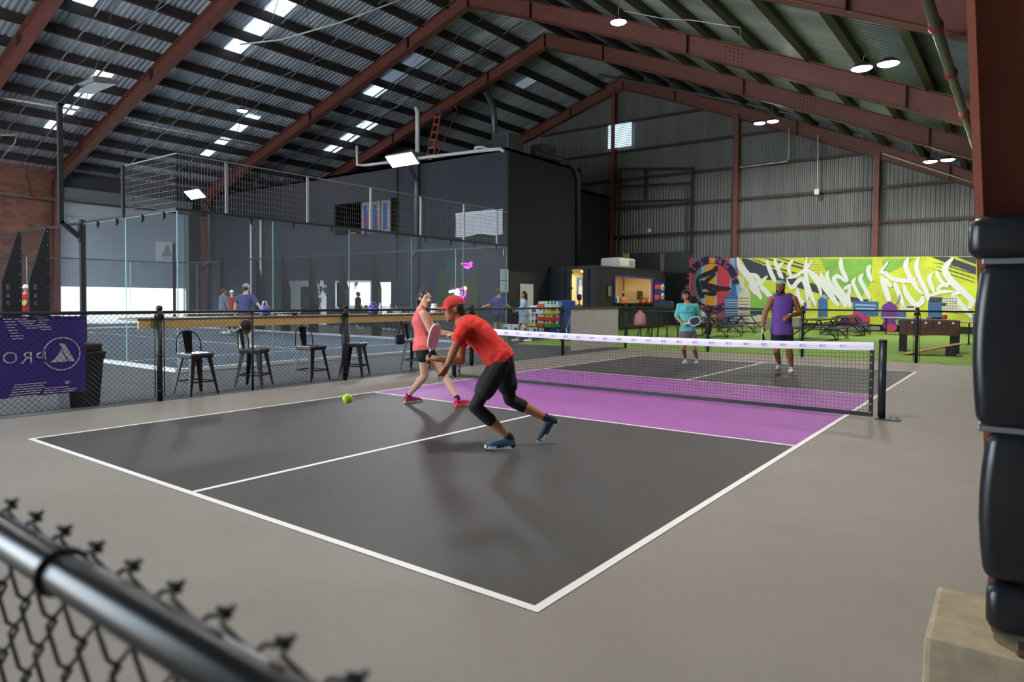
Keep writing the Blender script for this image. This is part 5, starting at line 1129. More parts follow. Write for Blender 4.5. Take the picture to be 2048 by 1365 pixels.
# caps and bag hanging on the fence
m_cap = mat('cap_black', S(18, 18, 20), .8)
def cap_mesh(b1, b2):
    bm = bmesh.new(); bmesh.ops.create_uvsphere(bm, u_segments=18, v_segments=10, radius=.1)
    bmesh.ops.delete(bm, geom=[v for v in bm.verts if v.co.z < -.015], context='VERTS'); b1.bm(bm, 0, True, Matrix.Scale(1, 4))
    vs = []; fs = []
    for i in range(9):
        a = -PI/2*.9+PI*.9*i/8; r0, r1 = .098, .17
        vs += [(r0*math.cos(a), r0*math.sin(a), -.01), (.05+r1*math.cos(a)*.75, r0*math.sin(a)*.9, -.03)]
    for i in range(8): fs.append((2*i, 2*i+1, 2*i+3, 2*i+2))
    b2.add(vs, fs, 0, True)
b1, b2 = MB(), MB(); cap_mesh(b1, b2)
p = on('x', -4.52, 490, 650)
o = simple('baseball_cap', (-4.5, p.y, p.z), [('crown', b1, m_cap), ('peak', b2, m_cap)], 'black cap hanging on the fence rail over the second stool', 'cap'); o.rotation_euler = (1.2, 1.4, .3); o.scale = (.75, .75, .75)
t = empty('sling_bag', (-4.9, on('x', -4.9, 800, 680).y, 0), 'black sling bag hanging from the bar counter by its strap', 'bag')
b = MB(); b.bbox(-.05, .05, -.1, .1, .52, .72, .045, smooth=True); b.build('body', mat('sling_black', S(34, 32, 32), .6, bump=.3), t)
b = MB(); b.tube([(.03, -.09, .65), (.05, -.05, .85), (.05, -.02, 1.12), (.0, 0, 1.125), (.03, .03, .9), (.03, .08, .68)], .014, 6); b.build('strap', m_black, t)
b1 = MB(); b1.bbox(-.14, .14, -.1, .1, 0, .3, .03); b2 = MB(); b2.tube([(-.14, 0, .28), (0, 0, .34), (.14, 0, .28)], .01, 6)
simple('blue_tub', (-6.4, 2.3, 0), [('body', b1, mat('tub_blue', S(50, 110, 190), .4)), ('handle', b2, m_white)], 'blue tub on the floor behind the woman beyond the fence', 'tub')
# ------------------------------------------------------------------ people
from mathutils import noise as mnoise
VR = Vector(_R); VT = -Vector(_fw); VZ = Vector((0, 0, 1)); VR = Vector((VR.x, VR.y, 0)).normalized(); VT = Vector((VT.x, VT.y, 0)).normalized()
def fd(a, b, c=0.0): return (VR*a+VT*b+VZ*c).normalized()   # right, towards the camera, up
def basis(f, u):
    f = Vector(f).normalized(); x = f.cross(Vector(u)).normalized(); u = x.cross(f); return x, f, u
class Blob:
    def __init__(s): s.b = MB()
    def cone(s, p, q, r0, r1, n=12, fl=None):
        p, q = Vector(p), Vector(q); d = q-p; L = d.length; d = d/L if L > 1e-6 else Vector((0, 0, 1)); a = d.orthogonal().normalized(); c = d.cross(a)
        rows = [(-r0*math.cos(t), r0*math.sin(t)) for t in (0.12, .5, 1.0)]+[(0, r0), (L*.5, (r0+r1)/2), (L, r1)]+[(L+r1*math.cos(t), r1*math.sin(t)) for t in (1.0, .5, .12)]
        vs = []; fs = []; k = len(rows)
        for (h, r) in rows:
            for j in range(n):
                t = 2*PI*j/n; o = (a*math.cos(t)+c*math.sin(t))*r
                if fl: o -= fl[0]*(o.dot(fl[0]))*(1-fl[1])
                vs.append(p+d*h+o)
        for i in range(k-1):
            for j in range(n): fs.append((i*n+j, i*n+(j+1) % n, (i+1)*n+(j+1) % n, (i+1)*n+j))
        fs += [tuple(range(n-1, -1, -1)), tuple((k-1)*n+j for j in range(n))]; s.b.add(vs, fs); return s
    def chain(s, pts, rs, n=12):
        for i in range(len(pts)-1): s.cone(pts[i], pts[i+1], rs[i], rs[i+1], n)
        return s
    def ell(s, c, r, X=(1, 0, 0), Y=(0, 1, 0), Z=(0, 0, 1), n=14):
        bm = bmesh.new(); bmesh.ops.create_uvsphere(bm, u_segments=n, v_segments=10, radius=1); X, Y, Z, c = Vector(X), Vector(Y), Vector(Z), Vector(c)
        for v in bm.verts: v.co = c+X*(v.co.x*r[0])+Y*(v.co.y*r[1])+Z*(v.co.z*r[2])
        s.b.bm(bm); return s
    def loft(s, rings, n=20, pw=.85):                     # rings: centre, lateral, forward, half width, half depth
        vs = []; fs = []; k = len(rings)
        sg = lambda v: math.copysign(abs(v)**pw, v)
        for (c, la, fo, w, d) in rings:
            for j in range(n):
                t = 2*PI*j/n; vs.append(c+la*(w*sg(math.cos(t)))+fo*(d*sg(math.sin(t))))
        for i in range(k-1):
            for j in range(n): fs.append((i*n+j, i*n+(j+1) % n, (i+1)*n+(j+1) % n, (i+1)*n+j))
        fs += [tuple(range(n-1, -1, -1)), tuple((k-1)*n+j for j in range(n))]; s.b.add(vs, fs); return s
    def done(s, name, mats, parent, vox=.01, it=4, fold=0.0, ff=9.0, cut=None):
        me = bpy.data.meshes.new('t'); me.from_pydata(s.b.v, [], s.b.f); me.update()
        bm = bmesh.new(); bm.from_mesh(me); bmesh.ops.recalc_face_normals(bm, faces=bm.faces[:]); bm.to_mesh(me); bm.free()
        o = bpy.data.objects.new('t', me); COL.objects.link(o); m = o.modifiers.new('r', 'REMESH'); m.mode = 'VOXEL'; m.voxel_size = vox; m.use_smooth_shade = True
        m2 = o.modifiers.new('s', 'SMOOTH'); m2.factor = .5; m2.iterations = it
        dg = bpy.context.evaluated_depsgraph_get(); me2 = bpy.data.meshes.new_from_object(o.evaluated_get(dg)); bpy.data.objects.remove(o); bpy.data.meshes.remove(me)
        if fold:
            me2.update(); 
            for v in me2.vertices:
                q = v.co*ff; v.co += v.normal*fold*(mnoise.noise(q)+.5*mnoise.noise(q*2.3))
        me2.name = name; me2.materials.clear()
        for mm in (mats if isinstance(mats, (list, tuple)) else [mats]): me2.materials.append(mm)
        for p in me2.polygons: p.use_smooth = True
        o = bpy.data.objects.new(name, me2); COL.objects.link(o)
        if parent is not None:
            o.parent = parent; me2.transform(Matrix.Translation(-parent.matrix_world.translation if False else -parent_loc(parent)))
        return o
def parent_loc(p):
    v = Vector((0, 0, 0))
    while p is not None: v += p.location; p = p.parent
    return v
def hand(B, w, d, nrm, thumb, curl=.35, spread=.12, k=1.0, curls=None):
    """w wrist, d towards the fingers, nrm out of the back of the hand, thumb +1/-1 side along d x nrm"""
    d = Vector(d).normalized(); nrm = (Vector(nrm)-d*Vector(nrm).dot(d)).normalized(); x = d.cross(nrm)*thumb
    P = lambda a, b, c=0: w+x*(a*k)+d*(b*k)+nrm*(c*k)
    B.cone(P(0, -.01), P(0, .03), .024*k, .026*k, 10, (nrm, .7))
    for a in (.026, .009, -.009, -.026): B.cone(P(a*.7, .02), P(a, .085), .016*k, .0125*k, 8)
    for i, (a, L) in enumerate(((.029, .072), (.0095, .08), (-.0095, .074), (-.028, .058))):
        c = (curls[i] if curls else curl*(1+.12*i)); q = P(a, .086); ang = c*.6; dirx = x*(spread*(1.5-i)*.6)
        for sgm, r0, r1 in ((.42, .0092, .0085), (.33, .0085, .0078), (.27, .0078, .0068)):
            dd = (d*math.cos(ang)-nrm*math.sin(ang)+dirx).normalized(); e = q+dd*(L*sgm*k*1.05); B.cone(q, e, r0*k, r1*k, 8); q = e; ang += c*1.15; dirx *= .6
    q = P(.022, .02, -.006); ang = .25+curl*.3
    for L, r0, r1 in ((.04, .0135, .011), (.032, .0105, .0095), (.026, .0095, .0075)):
        dd = (x*math.cos(.35+ang)+d*math.sin(.35+ang)-nrm*(.25+.4*curl)).normalized(); e = q+dd*(L*k); B.cone(q, e, r0*k, r1*k, 8); q = e; ang += .35
def head_prims(B, c, f, u, k=1.0, female=False):
    x, f, u = basis(f, u); P = lambda a, b, d: c+x*(a*k)+f*(b*k)+u*(d*k)
    B.ell(P(0, -.012, .03), (.074*k, .094*k, .088*k), x, f, u); B.ell(P(0, .028, -.03), (.06*k, .062*k, .075*k), x, f, u)
    B.ell(P(0, .045, -.075), (.04*k, .042*k, .036*k), x, f, u); B.ell(P(0, .068, -.098), (.02*k, .018*k, .016*k), x, f, u)
    B.cone(P(0, .088, .022), P(0, .108, -.018), .0085*k, .0125*k, 8); B.ell(P(.012, .096, -.022), (.009*k, .01*k, .008*k), x, f, u); B.ell(P(-.012, .096, -.022), (.009*k, .01*k, .008*k), x, f, u)
    B.ell(P(0, .086, -.052), (.023*k, .012*k, .006*k), x, f, u); B.ell(P(0, .084, -.063), (.02*k, .012*k, .007*k), x, f, u)
    B.cone(P(-.045, .07, .03), P(.045, .07, .03), .014*k, .014*k, 8)
    for s in (-1, 1):
        B.ell(P(s*.076, -.008, -.004), (.011*k, .021*k, .034*k), x, f, u); B.ell(P(s*.04, .06, -.022), (.022*k, .022*k, .02*k), x, f, u)
    return P, x, f, u
SKIN = {}
def skin(n, c): 
    m = mat('skin_'+n, S(*c), .5, vary=.05, vscale=12, spec=.35)
    if n not in SKIN:
        SKIN[n] = m; m.node_tree.nodes['Principled BSDF'].inputs['Subsurface Weight'].default_value = .06; m.node_tree.nodes['Principled BSDF'].inputs['Subsurface Radius'].default_value = (.02, .008, .004)
    return m
m_eye = mat('eye_white', S(228, 224, 218), .3); m_iris = mat('eye_dark', S(40, 26, 20), .2); m_brow = mat('brow_dark', S(34, 26, 22), .8); m_lip = mat('lip_rose', S(176, 96, 90), .5)
def face_parts(P, x, f, u, par, off, k=1.0, brow=m_brow, lip=m_lip):
    for s in (-1, 1):
        b = MB(); B = Blob(); B.ell(P(s*.031, .073, .012), (.0125*k, .01*k, .0056*k), x, f, u); b.add(B.b.v, B.b.f, 0, True)
        B = Blob(); B.ell(P(s*.031, .081, .012), (.0052*k, .0032*k, .005*k), x, f, u, 10); b.add(B.b.v, B.b.f, 1, True); b.xf(Matrix.Translation(-off)); b.build('eye', [m_eye, m_iris], par)
        B = Blob(); B.cone(P(s*.016, .086, .03), P(s*.046, .076, .034), .0036*k, .003*k, 8); b = MB(); b.add(B.b.v, B.b.f, 0, True); b.xf(Matrix.Translation(-off)); b.build('eyebrow', brow, par)
    B = Blob(); B.ell(P(0, .093, -.053), (.02*k, .009*k, .0045*k), x, f, u, 12); B.ell(P(0, .091, -.0615), (.017*k, .009*k, .0055*k), x, f, u, 12); b = MB(); b.add(B.b.v, B.b.f, 0, True); b.xf(Matrix.Translation(-off)); b.build('lips', lip, par)
RINGS = {'m': [(-.14, .09, .075), (-.04, .155, .11), (.08, .163, .118), (.3, .145, .11), (.5, .15, .115), (.72, .168, .122), (.87, .155, .1), (.96, .10, .075), (1.03, .055, .055)],
         'f': [(-.14, .09, .08), (-.04, .155, .115), (.08, .16, .118), (.32, .122, .092), (.5, .128, .1), (.7, .142, .118), (.86, .132, .088), (.95, .08, .062), (1.03, .046, .046)]}
def torso_rings(J, kind, k, infl=0.0, t0=-1, t1=2, flare=0.0, bend=0.0):
    P = (J['pa']+J['pb'])/2; N = J['neck']; lp = (J['pb']-J['pa']).normalized(); ls = (J['sb']-J['sa']).normalized(); up = (N-P); H = up.length; out = []
    for (t, w, d) in RINGS[kind]:
        if t < t0 or t > t1: continue
        la = lp.lerp(ls, min(1, max(0, t))).normalized(); fo = up.normalized().cross(la).normalized(); la = fo.cross(up.normalized())
        c = P+up*t-fo*(bend*math.sin(PI*min(1, max(0, t)))); e = infl+flare*max(0, .5-t)
        out.append((c, la, fo, w*k+e, d*k+e))
    return out
def shoe(par, off, heel, toe, up, m_up, m_sole, k=1.0, lace=None):
    heel, toe = Vector(heel), Vector(toe); d = (toe-heel).normalized(); x, d, u = basis(d, up); L = .285*k
    P = lambda a, b, c: heel+x*(a*k)+d*(b*L)+u*(c*k)
    B = Blob(); rows = [(.0, .022, .045, .05), (.1, .034, .05, .048), (.35, .035, .055, .045), (.6, .04, .045, .033), (.82, .043, .036, .026), (.96, .03, .03, .018), (1.0, .014, .028, .01)]
    B.loft([(P(0, b, z*.75+.012), x, u, w*k, h*k) for b, w, z, h in rows], 16, .9)
    B.cone(P(0, .14, .06), P(0, .17, .1), .036*k, .034*k, 12); B.cone(P(0, .3, .065), P(0, .18, .09), .032*k, .034*k, 12)
    s = B.done('shoe', m_up, par, .007*k, 2)
    q = MB(); out = [(.0, .024), (.03, .032), (.15, .037), (.4, .036), (.65, .045), (.85, .045), (.96, .032), (1.02, .012)]
    ring = [(w, b) for b, w in out]+[(-w, b) for b, w in reversed(out)]; n = len(ring)
    rise = lambda b: .012*max(0, b-.8)/.2
    q.add([P(w*1.02, b, rise(b)) for w, b in ring]+[P(w, b, .026+rise(b)) for w, b in ring], [tuple(range(n)), tuple(range(2*n-1, n-1, -1))]+[(i, i+n, (i+1) % n+n, (i+1) % n) for i in range(n)])
    q.xf(Matrix.Translation(-off)); q.build('sole', m_sole, s)
    if lace:
        l = MB()
        for i in range(4): l.tube([P(-.026, .3+i*.075, .088-i*.011), P(.0, .305+i*.075, .098-i*.0125), P(.026, .3+i*.075, .088-i*.011)], .0035*k, 5)
        l.xf(Matrix.Translation(-off)); l.build('laces', lace, s)
        g = Blob(); g.cone(P(-.012, .1, .03), P(.012, .1, .03), .034*k, .034*k); g.cone(P(-.02, .9, .022), P(.02, .9, .022), .022*k, .022*k); g.cone(P(-.037, .3, .03), P(-.036, .6, .02), .006, .014); g.cone(P(.037, .3, .03), P(.036, .6, .02), .006, .014); g.done('shoe_overlay', lace, s, .007, 2)
    return s
def person(label, base, J, kind='m', k=1.0, skinm=None, vox=.008, f=None, u=(0, 0, 1), hands=True, hd=None, bend=0.0, arm=1.0, leg=1.0, headk=1.0, face=True, group=None):
    """continuous body from joints; returns root, head helper and offset"""
    for s in 'ab': J['t'+s] = J['g'+s]+(J['t'+s]-J['g'+s]).normalized()*.26
    t = empty('person', base, label, 'person', group); off = Vector(base); B = Blob()
    B.loft(torso_rings(J, kind, k, bend=bend)); P, x, ff, uu = head_prims(B, J['head'], f, u, headk, kind == 'f')
    B.cone(J['neck'], P(0, -.015, -.055), .054*k if kind == 'm' else .043*k, .05*k if kind == 'm' else .04*k)
    a = .88 if kind == 'f' else 1.0; a *= k*arm
    for s in 'ab':
        S_, E, Wr = J['s'+s], J['e'+s], J['w'+s]
        B.cone(S_, S_.lerp(E, .35), .058*a, .05*a); B.chain([S_.lerp(E, .35), E, E.lerp(Wr, .25), Wr], [.05*a, .038*a, .041*a, .027*a])
        B.cone(S_, J['neck'].lerp(S_, .35)-(J['neck']-(J['pa']+J['pb'])/2)*.05, .056*a, .05*a)
        if hands and hd and s in hd: hand(B, Wr, *hd[s])
        else: B.cone(Wr, Wr+(Wr-E).normalized()*.08, .026*k, .02*k)
        H, K, A = J['p'+s], J['k'+s], J['a'+s]; l = k*leg*(.96 if kind == 'f' else 1)
        B.cone(H, H.lerp(K, .4), .088*l, .076*l); B.chain([H.lerp(K, .4), K], [.076*l, .055*l]); bk = -((K-H).normalized().cross((A-K).normalized()).cross((A-K).normalized()))
        B.chain([K, K.lerp(A, .3), K.lerp(A, .65), A], [.053*l, .057*l, .045*l, .035*l])
        fdir = (J['t'+s]-J['g'+s]).normalized(); B.cone(A, J['g'+s].lerp(A, .5)+fdir*.06, .035*l, .024*l)
    body = B.done('body', skinm, t, vox, 3)
    return t, off, P, x, ff, uu
def cloth(par, name, B, m, vox=.01, fold=.005, ff=9, it=3): return B.done(name, m, par, vox, it, fold, ff)
def sleeves(B, J, to, r0, r1, ab='ab'):
    r0 = r0*.93
    for s in ab:
        S_, E = J['s'+s], J['e'+s]; B.cone(S_, S_.lerp(E, to), r0, r1); B.cone(S_, J['neck'].lerp(S_, .3)-(J['neck']-(J['pa']+J['pb'])/2)*.06, r0, r0*.9)
def strap(B, J, k, r):
    P_ = (J['pa']+J['pb'])/2; N = J['neck']; C = P_.lerp(N, .74)
    for s in 'ab':
        q = J['s'+s].lerp(N, .42)+(N-P_).normalized()*.012*k; B.cone(q, C.lerp(q, .2), r*k, .1*k); B.cone(q, N.lerp(C, .22), r*k*.95, r*k*.9)
def shorts(B, J, kind, k, to, r0, r1, infl=.012, t1=.2, ab='ab'):
    B.loft(torso_rings(J, kind, k, infl, t1=t1))
    for s in ab: B.cone(J['p'+s], J['p'+s].lerp(J['k'+s], to), r0, r1)
def DJ(D, **kw):                                          # joints from picture position and distance along the view axis
    return {n: (v if isinstance(v, Vector) else dep(v[0], v[1], D+(v[2] if len(v) > 2 else 0))) for n, v in kw.items()}
def cap(par, off, P, x, f, u, m, k=1.0, back=False, peak=None, tilt=0.0):
    B = Blob(); B.ell(P(0, -.012, .036), (.084*k, .104*k, .094*k), x, f, u); c = B.b
    keep = Blob(); q = MB(); bm = bmesh.new(); me = None
    for v in c.v: bm.verts.new(v)
    bm.verts.ensure_lookup_table()
    for fa in c.f: 
        try: bm.faces.new([bm.verts[i] for i in fa])
        except ValueError: pass
    o = P(0, 0, .03 if not back else .035); nn = (u+f*tilt).normalized()
    bmesh.ops.delete(bm, geom=[v for v in bm.verts if (v.co-o).dot(nn) < -.004], context='VERTS')
    q.bm(bm, 0, True); q.xf(Matrix.Translation(-off)); cr = q.build('cap', m, par)
    s = -1 if back else 1; vs = []; fs = []
    for i in range(11):
        a = -1.15+2.3*i/10
        for r, z in ((.0, .036), (.55, .034), (1, .024)):
            y = (.085+r*.075*math.cos(a*.8)) if True else 0; vs.append(P(math.sin(a)*(.08+.004*r)*1.0, s*(math.cos(a)*.085+r*.07*max(.2, math.cos(a*.9))), z-.006*(abs(a)*2)*r))
    for i in range(10):
        for j in range(2): fs.append((i*3+j, i*3+j+1, i*3+j+4, i*3+j+3))
    b = MB(); b.add(vs, fs, 0, True); b.add([Vector(v)-u*.004 for v in vs], [t_[::-1] for t_ in fs], 0, True); b.xf(Matrix.Translation(-off)); b.build('peak', peak or m, cr)
    return cr
def hairmass(par, off, P, x, f, u, m, k=1.0, prims=(), vox=.009, name='hair', fold=.004, full=True):
    B = Blob()
    if full: B.ell(P(0, -.026, .043), (.085*k, .097*k, .091*k), x, f, u)
    for (p, q, r0, r1) in prims: B.cone(P(*p), P(*q), r0*k, r1*k)
    return B.done(name, m, par, vox, 2, fold, 30)
def tube_part(par, off, name, pts, r, m, n=8):
    b = MB(); b.tube([Vector(p)-off for p in pts], r, n); return b.build(name, m, par)
def paddle(label, grip, tip_dir, nrm, m_face, m_edge, m_grip):
    d = Vector(tip_dir).normalized(); nrm = (Vector(nrm)-d*Vector(nrm).dot(d)).normalized(); x = d.cross(nrm)
    b = MB(); M_ = Matrix(((x.x, nrm.x, d.x, 0), (x.y, nrm.y, d.y, 0), (x.z, nrm.z, d.z, 0), (0, 0, 0, 1))) @ Matrix.Translation((0, 0, .09)); paddle_mesh(b, M_)
    o = b.build('paddle', [m_face, m_edge, m_grip]); o.location = grip; tag(o, label, 'paddle'); return o
m_hblack = mat('hair_black', S(24, 20, 20), .45); m_hbrown = mat('hair_brown', S(52, 36, 28), .55)
# ---- running man in red
D = depth_of(gz(998, 898)); 
J = DJ(D, head=(907, 619, .02), neck=(921, 640, .03), sa=(929, 655, -.16), sb=(924, 650, .2), ea=(911, 692, -.2), wa=(896, 729, -.22), eb=(922, 722, .22), wb=(876, 719, .14),
       pa=(1000, 728, -.09), pb=(1006, 724, .1), ka=(950, 814, -.12), aa=(1008, 873, -.02), kb=(1020, 800, .14), ab=(1096, 838, .18), tb=(1091, 874, .2), gb=(1118, 842, .2))
J['ga'] = gz(1030, 897)+VZ*.002; J['ta'] = gz(968, 898); J['aa'] = J['ga']+VZ*.1+(J['ta']-J['ga']).normalized()*.05
sk = skin('tan', (172, 116, 84))
t, off, P, x, f, u = person('man in red shirt and red cap running left across the court with a paddle', gz(1000, 898), J, 'm', 1.02, sk, .007, fd(-.93, .3, -.12), fd(-.28, 0, 1), True,
    {'a': (fd(-.45, .1, -.85), fd(.75, .6, -.2), -1, .14, .3), 'b': (fd(-.9, .1, .2), fd(-.2, .6, .7), 1, 1.0, .05)}, bend=.03)
face_parts(P, x, f, u, t, off)
m_redshirt = mat('shirt_red', S(216, 38, 26), .75, bump=.1, bscale=60); m_blk = mat('cloth_black', S(20, 20, 23), .8, bump=.1, bscale=40)
B = Blob(); B.loft(torso_rings(J, 'm', 1.02, .016, t0=-.05, flare=.03, bend=.03, t1=.97)); sleeves(B, J, .62, .078, .07, 'a'); sleeves(B, J, .48, .078, .068, 'b'); sh = cloth(t, 'shirt', B, m_redshirt, .009, .013, 9)
B = Blob(); q0 = torso_rings(J, 'm', 1.02, .022, bend=.03); 
B = Blob(); shorts(B, J, 'm', 1.02, .62, .105, .098, .014, .12); cloth(t, 'shorts', B, m_blk, .009, .006, 8)
for s, (a0, a1) in (('a', (.5, 1.42)), ('b', (.78, 1.34))):
    H, K, A = J['p'+s], J['k'+s], J['a'+s]; B = Blob()
    p0 = H.lerp(K, a0) if a0 < 1 else K; B.cone(p0, K, .068, .062); B.cone(K, K.lerp(A, a1-1), .062, .063); cloth(t, 'legging', B, m_blk, .008, .002, 12)
m_blueshoe = mat('shoe_blue', S(44, 84, 112), .6, vary=.35, vscale=20); m_soleb = mat('sole_pale', S(196, 206, 216), .5); m_navy = mat('navy_knit', S(26, 30, 40), .8)
shoe(t, off, J['ga'], J['ta'], VZ, m_blueshoe, m_soleb, 1.0, m_navy); shoe(t, off, J['gb'], J['tb'], fd(-.9, .1, .25), mat('shoe_navy', S(30, 48, 72), .6), m_soleb, 1.0, m_navy)
for s in 'ab':
    B = Blob(); B.cone(J['a'+s], J['a'+s]+(J['k'+s]-J['a'+s]).normalized()*.045, .041, .041); cloth(t, 'sock', B, m_navy, .008, 0)
cap(t, off, P, x, f, u, m_redcap if False else mat('cap_red', S(196, 34, 34), .7), 1.06)
hairmass(t, off, P, x, f, u, m_hblack, 1.0, [((-.045, -.045, .02), (.045, -.045, .02), .05, .05), ((-.042, -.062, -.03), (.042, -.062, -.03), .042, .042), ((-.03, -.065, -.06), (.03, -.065, -.06), .03, .03), ((.066, -.0, .02), (.068, -.03, -.02), .016, .022), ((-.066, -.0, .02), (-.068, -.03, -.02), .016, .022)], full=False)
paddle('pale violet paddle held upright by the running man in red', J['wb']+fd(-.9, .1, .2)*.085, fd(.22, .1, .95), fd(.9, .42, 0), mat('paddle_violet', S(206, 198, 220), .5), mat('paddle_rim', S(220, 214, 226), .5), m_black)
# ---- woman in coral
D = depth_of(gz(900, 812))
J = DJ(D, head=(850, 597, .0), neck=(841, 618, .03), sa=(846, 628, -.12), sb=(846, 627, .18), ea=(862, 667, -.12), wa=(893, 671, .02), eb=(874, 664, .22), wb=(905, 668, .22), pa=(846, 698, -.08), pb=(850, 698, .1), ka=(849, 752, -.02), aa=(821, 792, .02), kb=(884, 746, .05), ab=(913, 796, 0))
J['ga'] = gz(808, 806); J['ta'] = gz(838, 804); J['gb'] = gz(909, 815); J['tb'] = J['gb']+(gz(938, 811)-J['gb']).normalized()*.25+VZ*.03; J['aa'] = J['ga']+VZ*.1+(J['ta']-J['ga']).normalized()*.06; J['ab'] = J['gb']+VZ*.105+(J['tb']-J['gb']).normalized()*.05
sk2 = skin('fair', (206, 164, 136))
t, off, P, x, f, u = person('woman in coral tank top and black shorts turned right beside the net', gz(868, 806), J, 'f', .98, sk2, .007, fd(.62, .74, -.16), fd(.05, 0, 1), True,
    {'a': (fd(.97, 0, -.1), fd(-.1, .75, .6), 1, .7, .1), 'b': (fd(.97, .1, 0), fd(0, .3, .9), 1, .9, .1)})
face_parts(P, x, f, u, t, off)
m_coral = mat('top_coral', S(226, 96, 92), .75, vary=.1, vscale=30, bump=.1, bscale=60)
B = Blob(); B.loft(torso_rings(J, 'f', .98, .013, t0=-.05, t1=.97, flare=.04)); 
strap(B, J, .98, .052)
cloth(t, 'tank_top', B, m_coral, .009, .006, 9)
B = Blob(); shorts(B, J, 'f', .98, .28, .096, .098, .012, .15); cloth(t, 'shorts', B, m_blk, .009, .005, 9)
m_pink = mat('shoe_magenta', S(206, 44, 110), .6, vary=.3, vscale=25); m_soleo = mat('sole_orange', S(240, 120, 96), .5)
for s in 'ab':
    shoe(t, off, J['g'+s], J['t'+s], VZ, m_pink, m_soleo if s == 'b' else m_white, .9, mat('lace_orange', S(236, 90, 50), .6)); B = Blob(); B.cone(J['a'+s], J['a'+s]+(J['k'+s]-J['a'+s]).normalized()*.03, .037, .037); cloth(t, 'sock', B, m_blk, .008, 0)
hairmass(t, off, P, x, f, u, m_hblack, 1.02, [((0, -.08, .02), (0, -.13, -.04), .04, .05), ((0, -.13, -.04), (0, -.14, -.2), .045, .03), ((0, -.14, -.2), (.01, -.12, -.27), .03, .015), ((.068, -.02, .03), (.066, -.05, -.01), .03, .025), ((-.068, -.02, .03), (-.066, -.05, -.01), .03, .025)])
B = Blob(); B.ell(P(0, -.115, -.03), (.03, .02, .03), x, f, u); B.done('hair_tie', m_white, t, .008, 1)
paddle('dark paddle edge held forward by the woman in coral behind the runner', J['wa']+fd(.97, 0, -.1)*.085, fd(.9, -.3, .3), fd(0, .3, 1), m_pad, m_white, m_black)
# ---- man in teal
D = depth_of(gz(1377, 731))
J = DJ(D, head=(1372, 591, -.02), neck=(1374, 606), sa=(1358, 612, .02), sb=(1392, 612, .0), ea=(1353, 635, .05), wa=(1364, 647, -.16), eb=(1398, 634, .05), wb=(1386, 645, -.16), pa=(1368, 668), pb=(1384, 668), ka=(1366, 697, -.04), kb=(1388, 697, -.04), aa=(1368, 720), ab=(1391, 720))
J['ga'] = gz(1372, 727); J['ta'] = gz(1358, 733); J['gb'] = gz(1394, 727); J['tb'] = gz(1386, 734)
for s in 'ab': J['a'+s] = J['g'+s]+VZ*.1+(J['t'+s]-J['g'+s]).normalized()*.05
sk3 = skin('warm', (190, 136, 104))
t, off, P, x, f, u = person('man in teal shirt with black headwear waiting behind the net holding a white paddle', gz(1377, 731), J, 'm', .93, sk3, .008, fd(-.45, .88, -.02), VZ, True,
    {'a': (fd(.8, .4, -.2), fd(-.3, .7, .5), -1, 1.0, .05), 'b': (fd(-.9, .4, -.1), fd(.2, .7, .5), 1, .6, .08)}, headk=.98)
face_parts(P, x, f, u, t, off)
m_teal = mat('shirt_teal', S(92, 190, 186), .8, bump=.1, bscale=50)
B = Blob(); rg = torso_rings(J, 'm', .93, .022, t0=.05, t1=.97); B.loft(rg); sleeves(B, J, .82, .062, .064); sh = cloth(t, 'shirt', B, m_teal, .011, .009, 7)
pc = rg[4]; b = MB(); fo = fd(0, 1, 0); cc = dep(1372, 626, D)+VT*.17
bm = textmesh('PROKENNEX', .055); b.bm(bm, 0, False, frame(cc, VR, VZ)); tri = [cc+VR*a+VZ*c for a, c in ((-.035, .07), (.035, .07), (.012, .13), (0, .105))]; b.poly(tri); b.xf(Matrix.Translation(-off))
from mathutils.bvhtree import BVHTree
bv = BVHTree.FromPolygons([v.co.copy() for v in sh.data.vertices], [tuple(p.vertices) for p in sh.data.polygons])
nv = []
for v in b.v:
    h = bv.ray_cast(Vector(v)+VT*.5, -VT); nv.append(tuple(h[0]+VT*.004) if h[0] else v)
b.v = nv; b.build('shirt_print', mat('print_grey', S(70, 100, 112), .7), sh)
B = Blob(); shorts(B, J, 'm', .93, .55, .1, .1, .016, .15); cloth(t, 'shorts', B, mat('shorts_grey', S(104, 96, 100), .8), .011, .006, 9)
for s in 'ab':
    shoe(t, off, J['g'+s], J['t'+s], VZ, mat('shoe_grey', S(188, 190, 180), .6, vary=.35, vscale=24), m_white, .98); B = Blob(); B.cone(J['a'+s], J['a'+s]+(J['k'+s]-J['a'+s]).normalized()*.07, .042, .041); cloth(t, 'sock', B, m_white, .009, 0)
hairmass(t, off, P, x, f, u, m_hbrown, 1.02, [((.075, -.03, .02), (.085, -.04, -.08), .035, .035), ((-.075, -.03, .02), (-.085, -.04, -.08), .035, .035), ((0, -.08, 0), (0, -.08, -.09), .06, .05)], fold=.012)
B = Blob(); B.ell(P(0, -.016, .05), (.088, .105, .085), x, f, u); B.ell(P(0, -.1, .02), (.06, .03, .04), x, f, u); B.done('headwear', m_cap, t, .01, 2)
paddle('white paddle with dark oval face held by the man in teal', J['wa']+fd(.8, .4, -.2)*.07, fd(.9, .15, .3), fd(.25, .95, .1), mat('paddle_dark', S(60, 60, 64), .6), m_white, m_white)
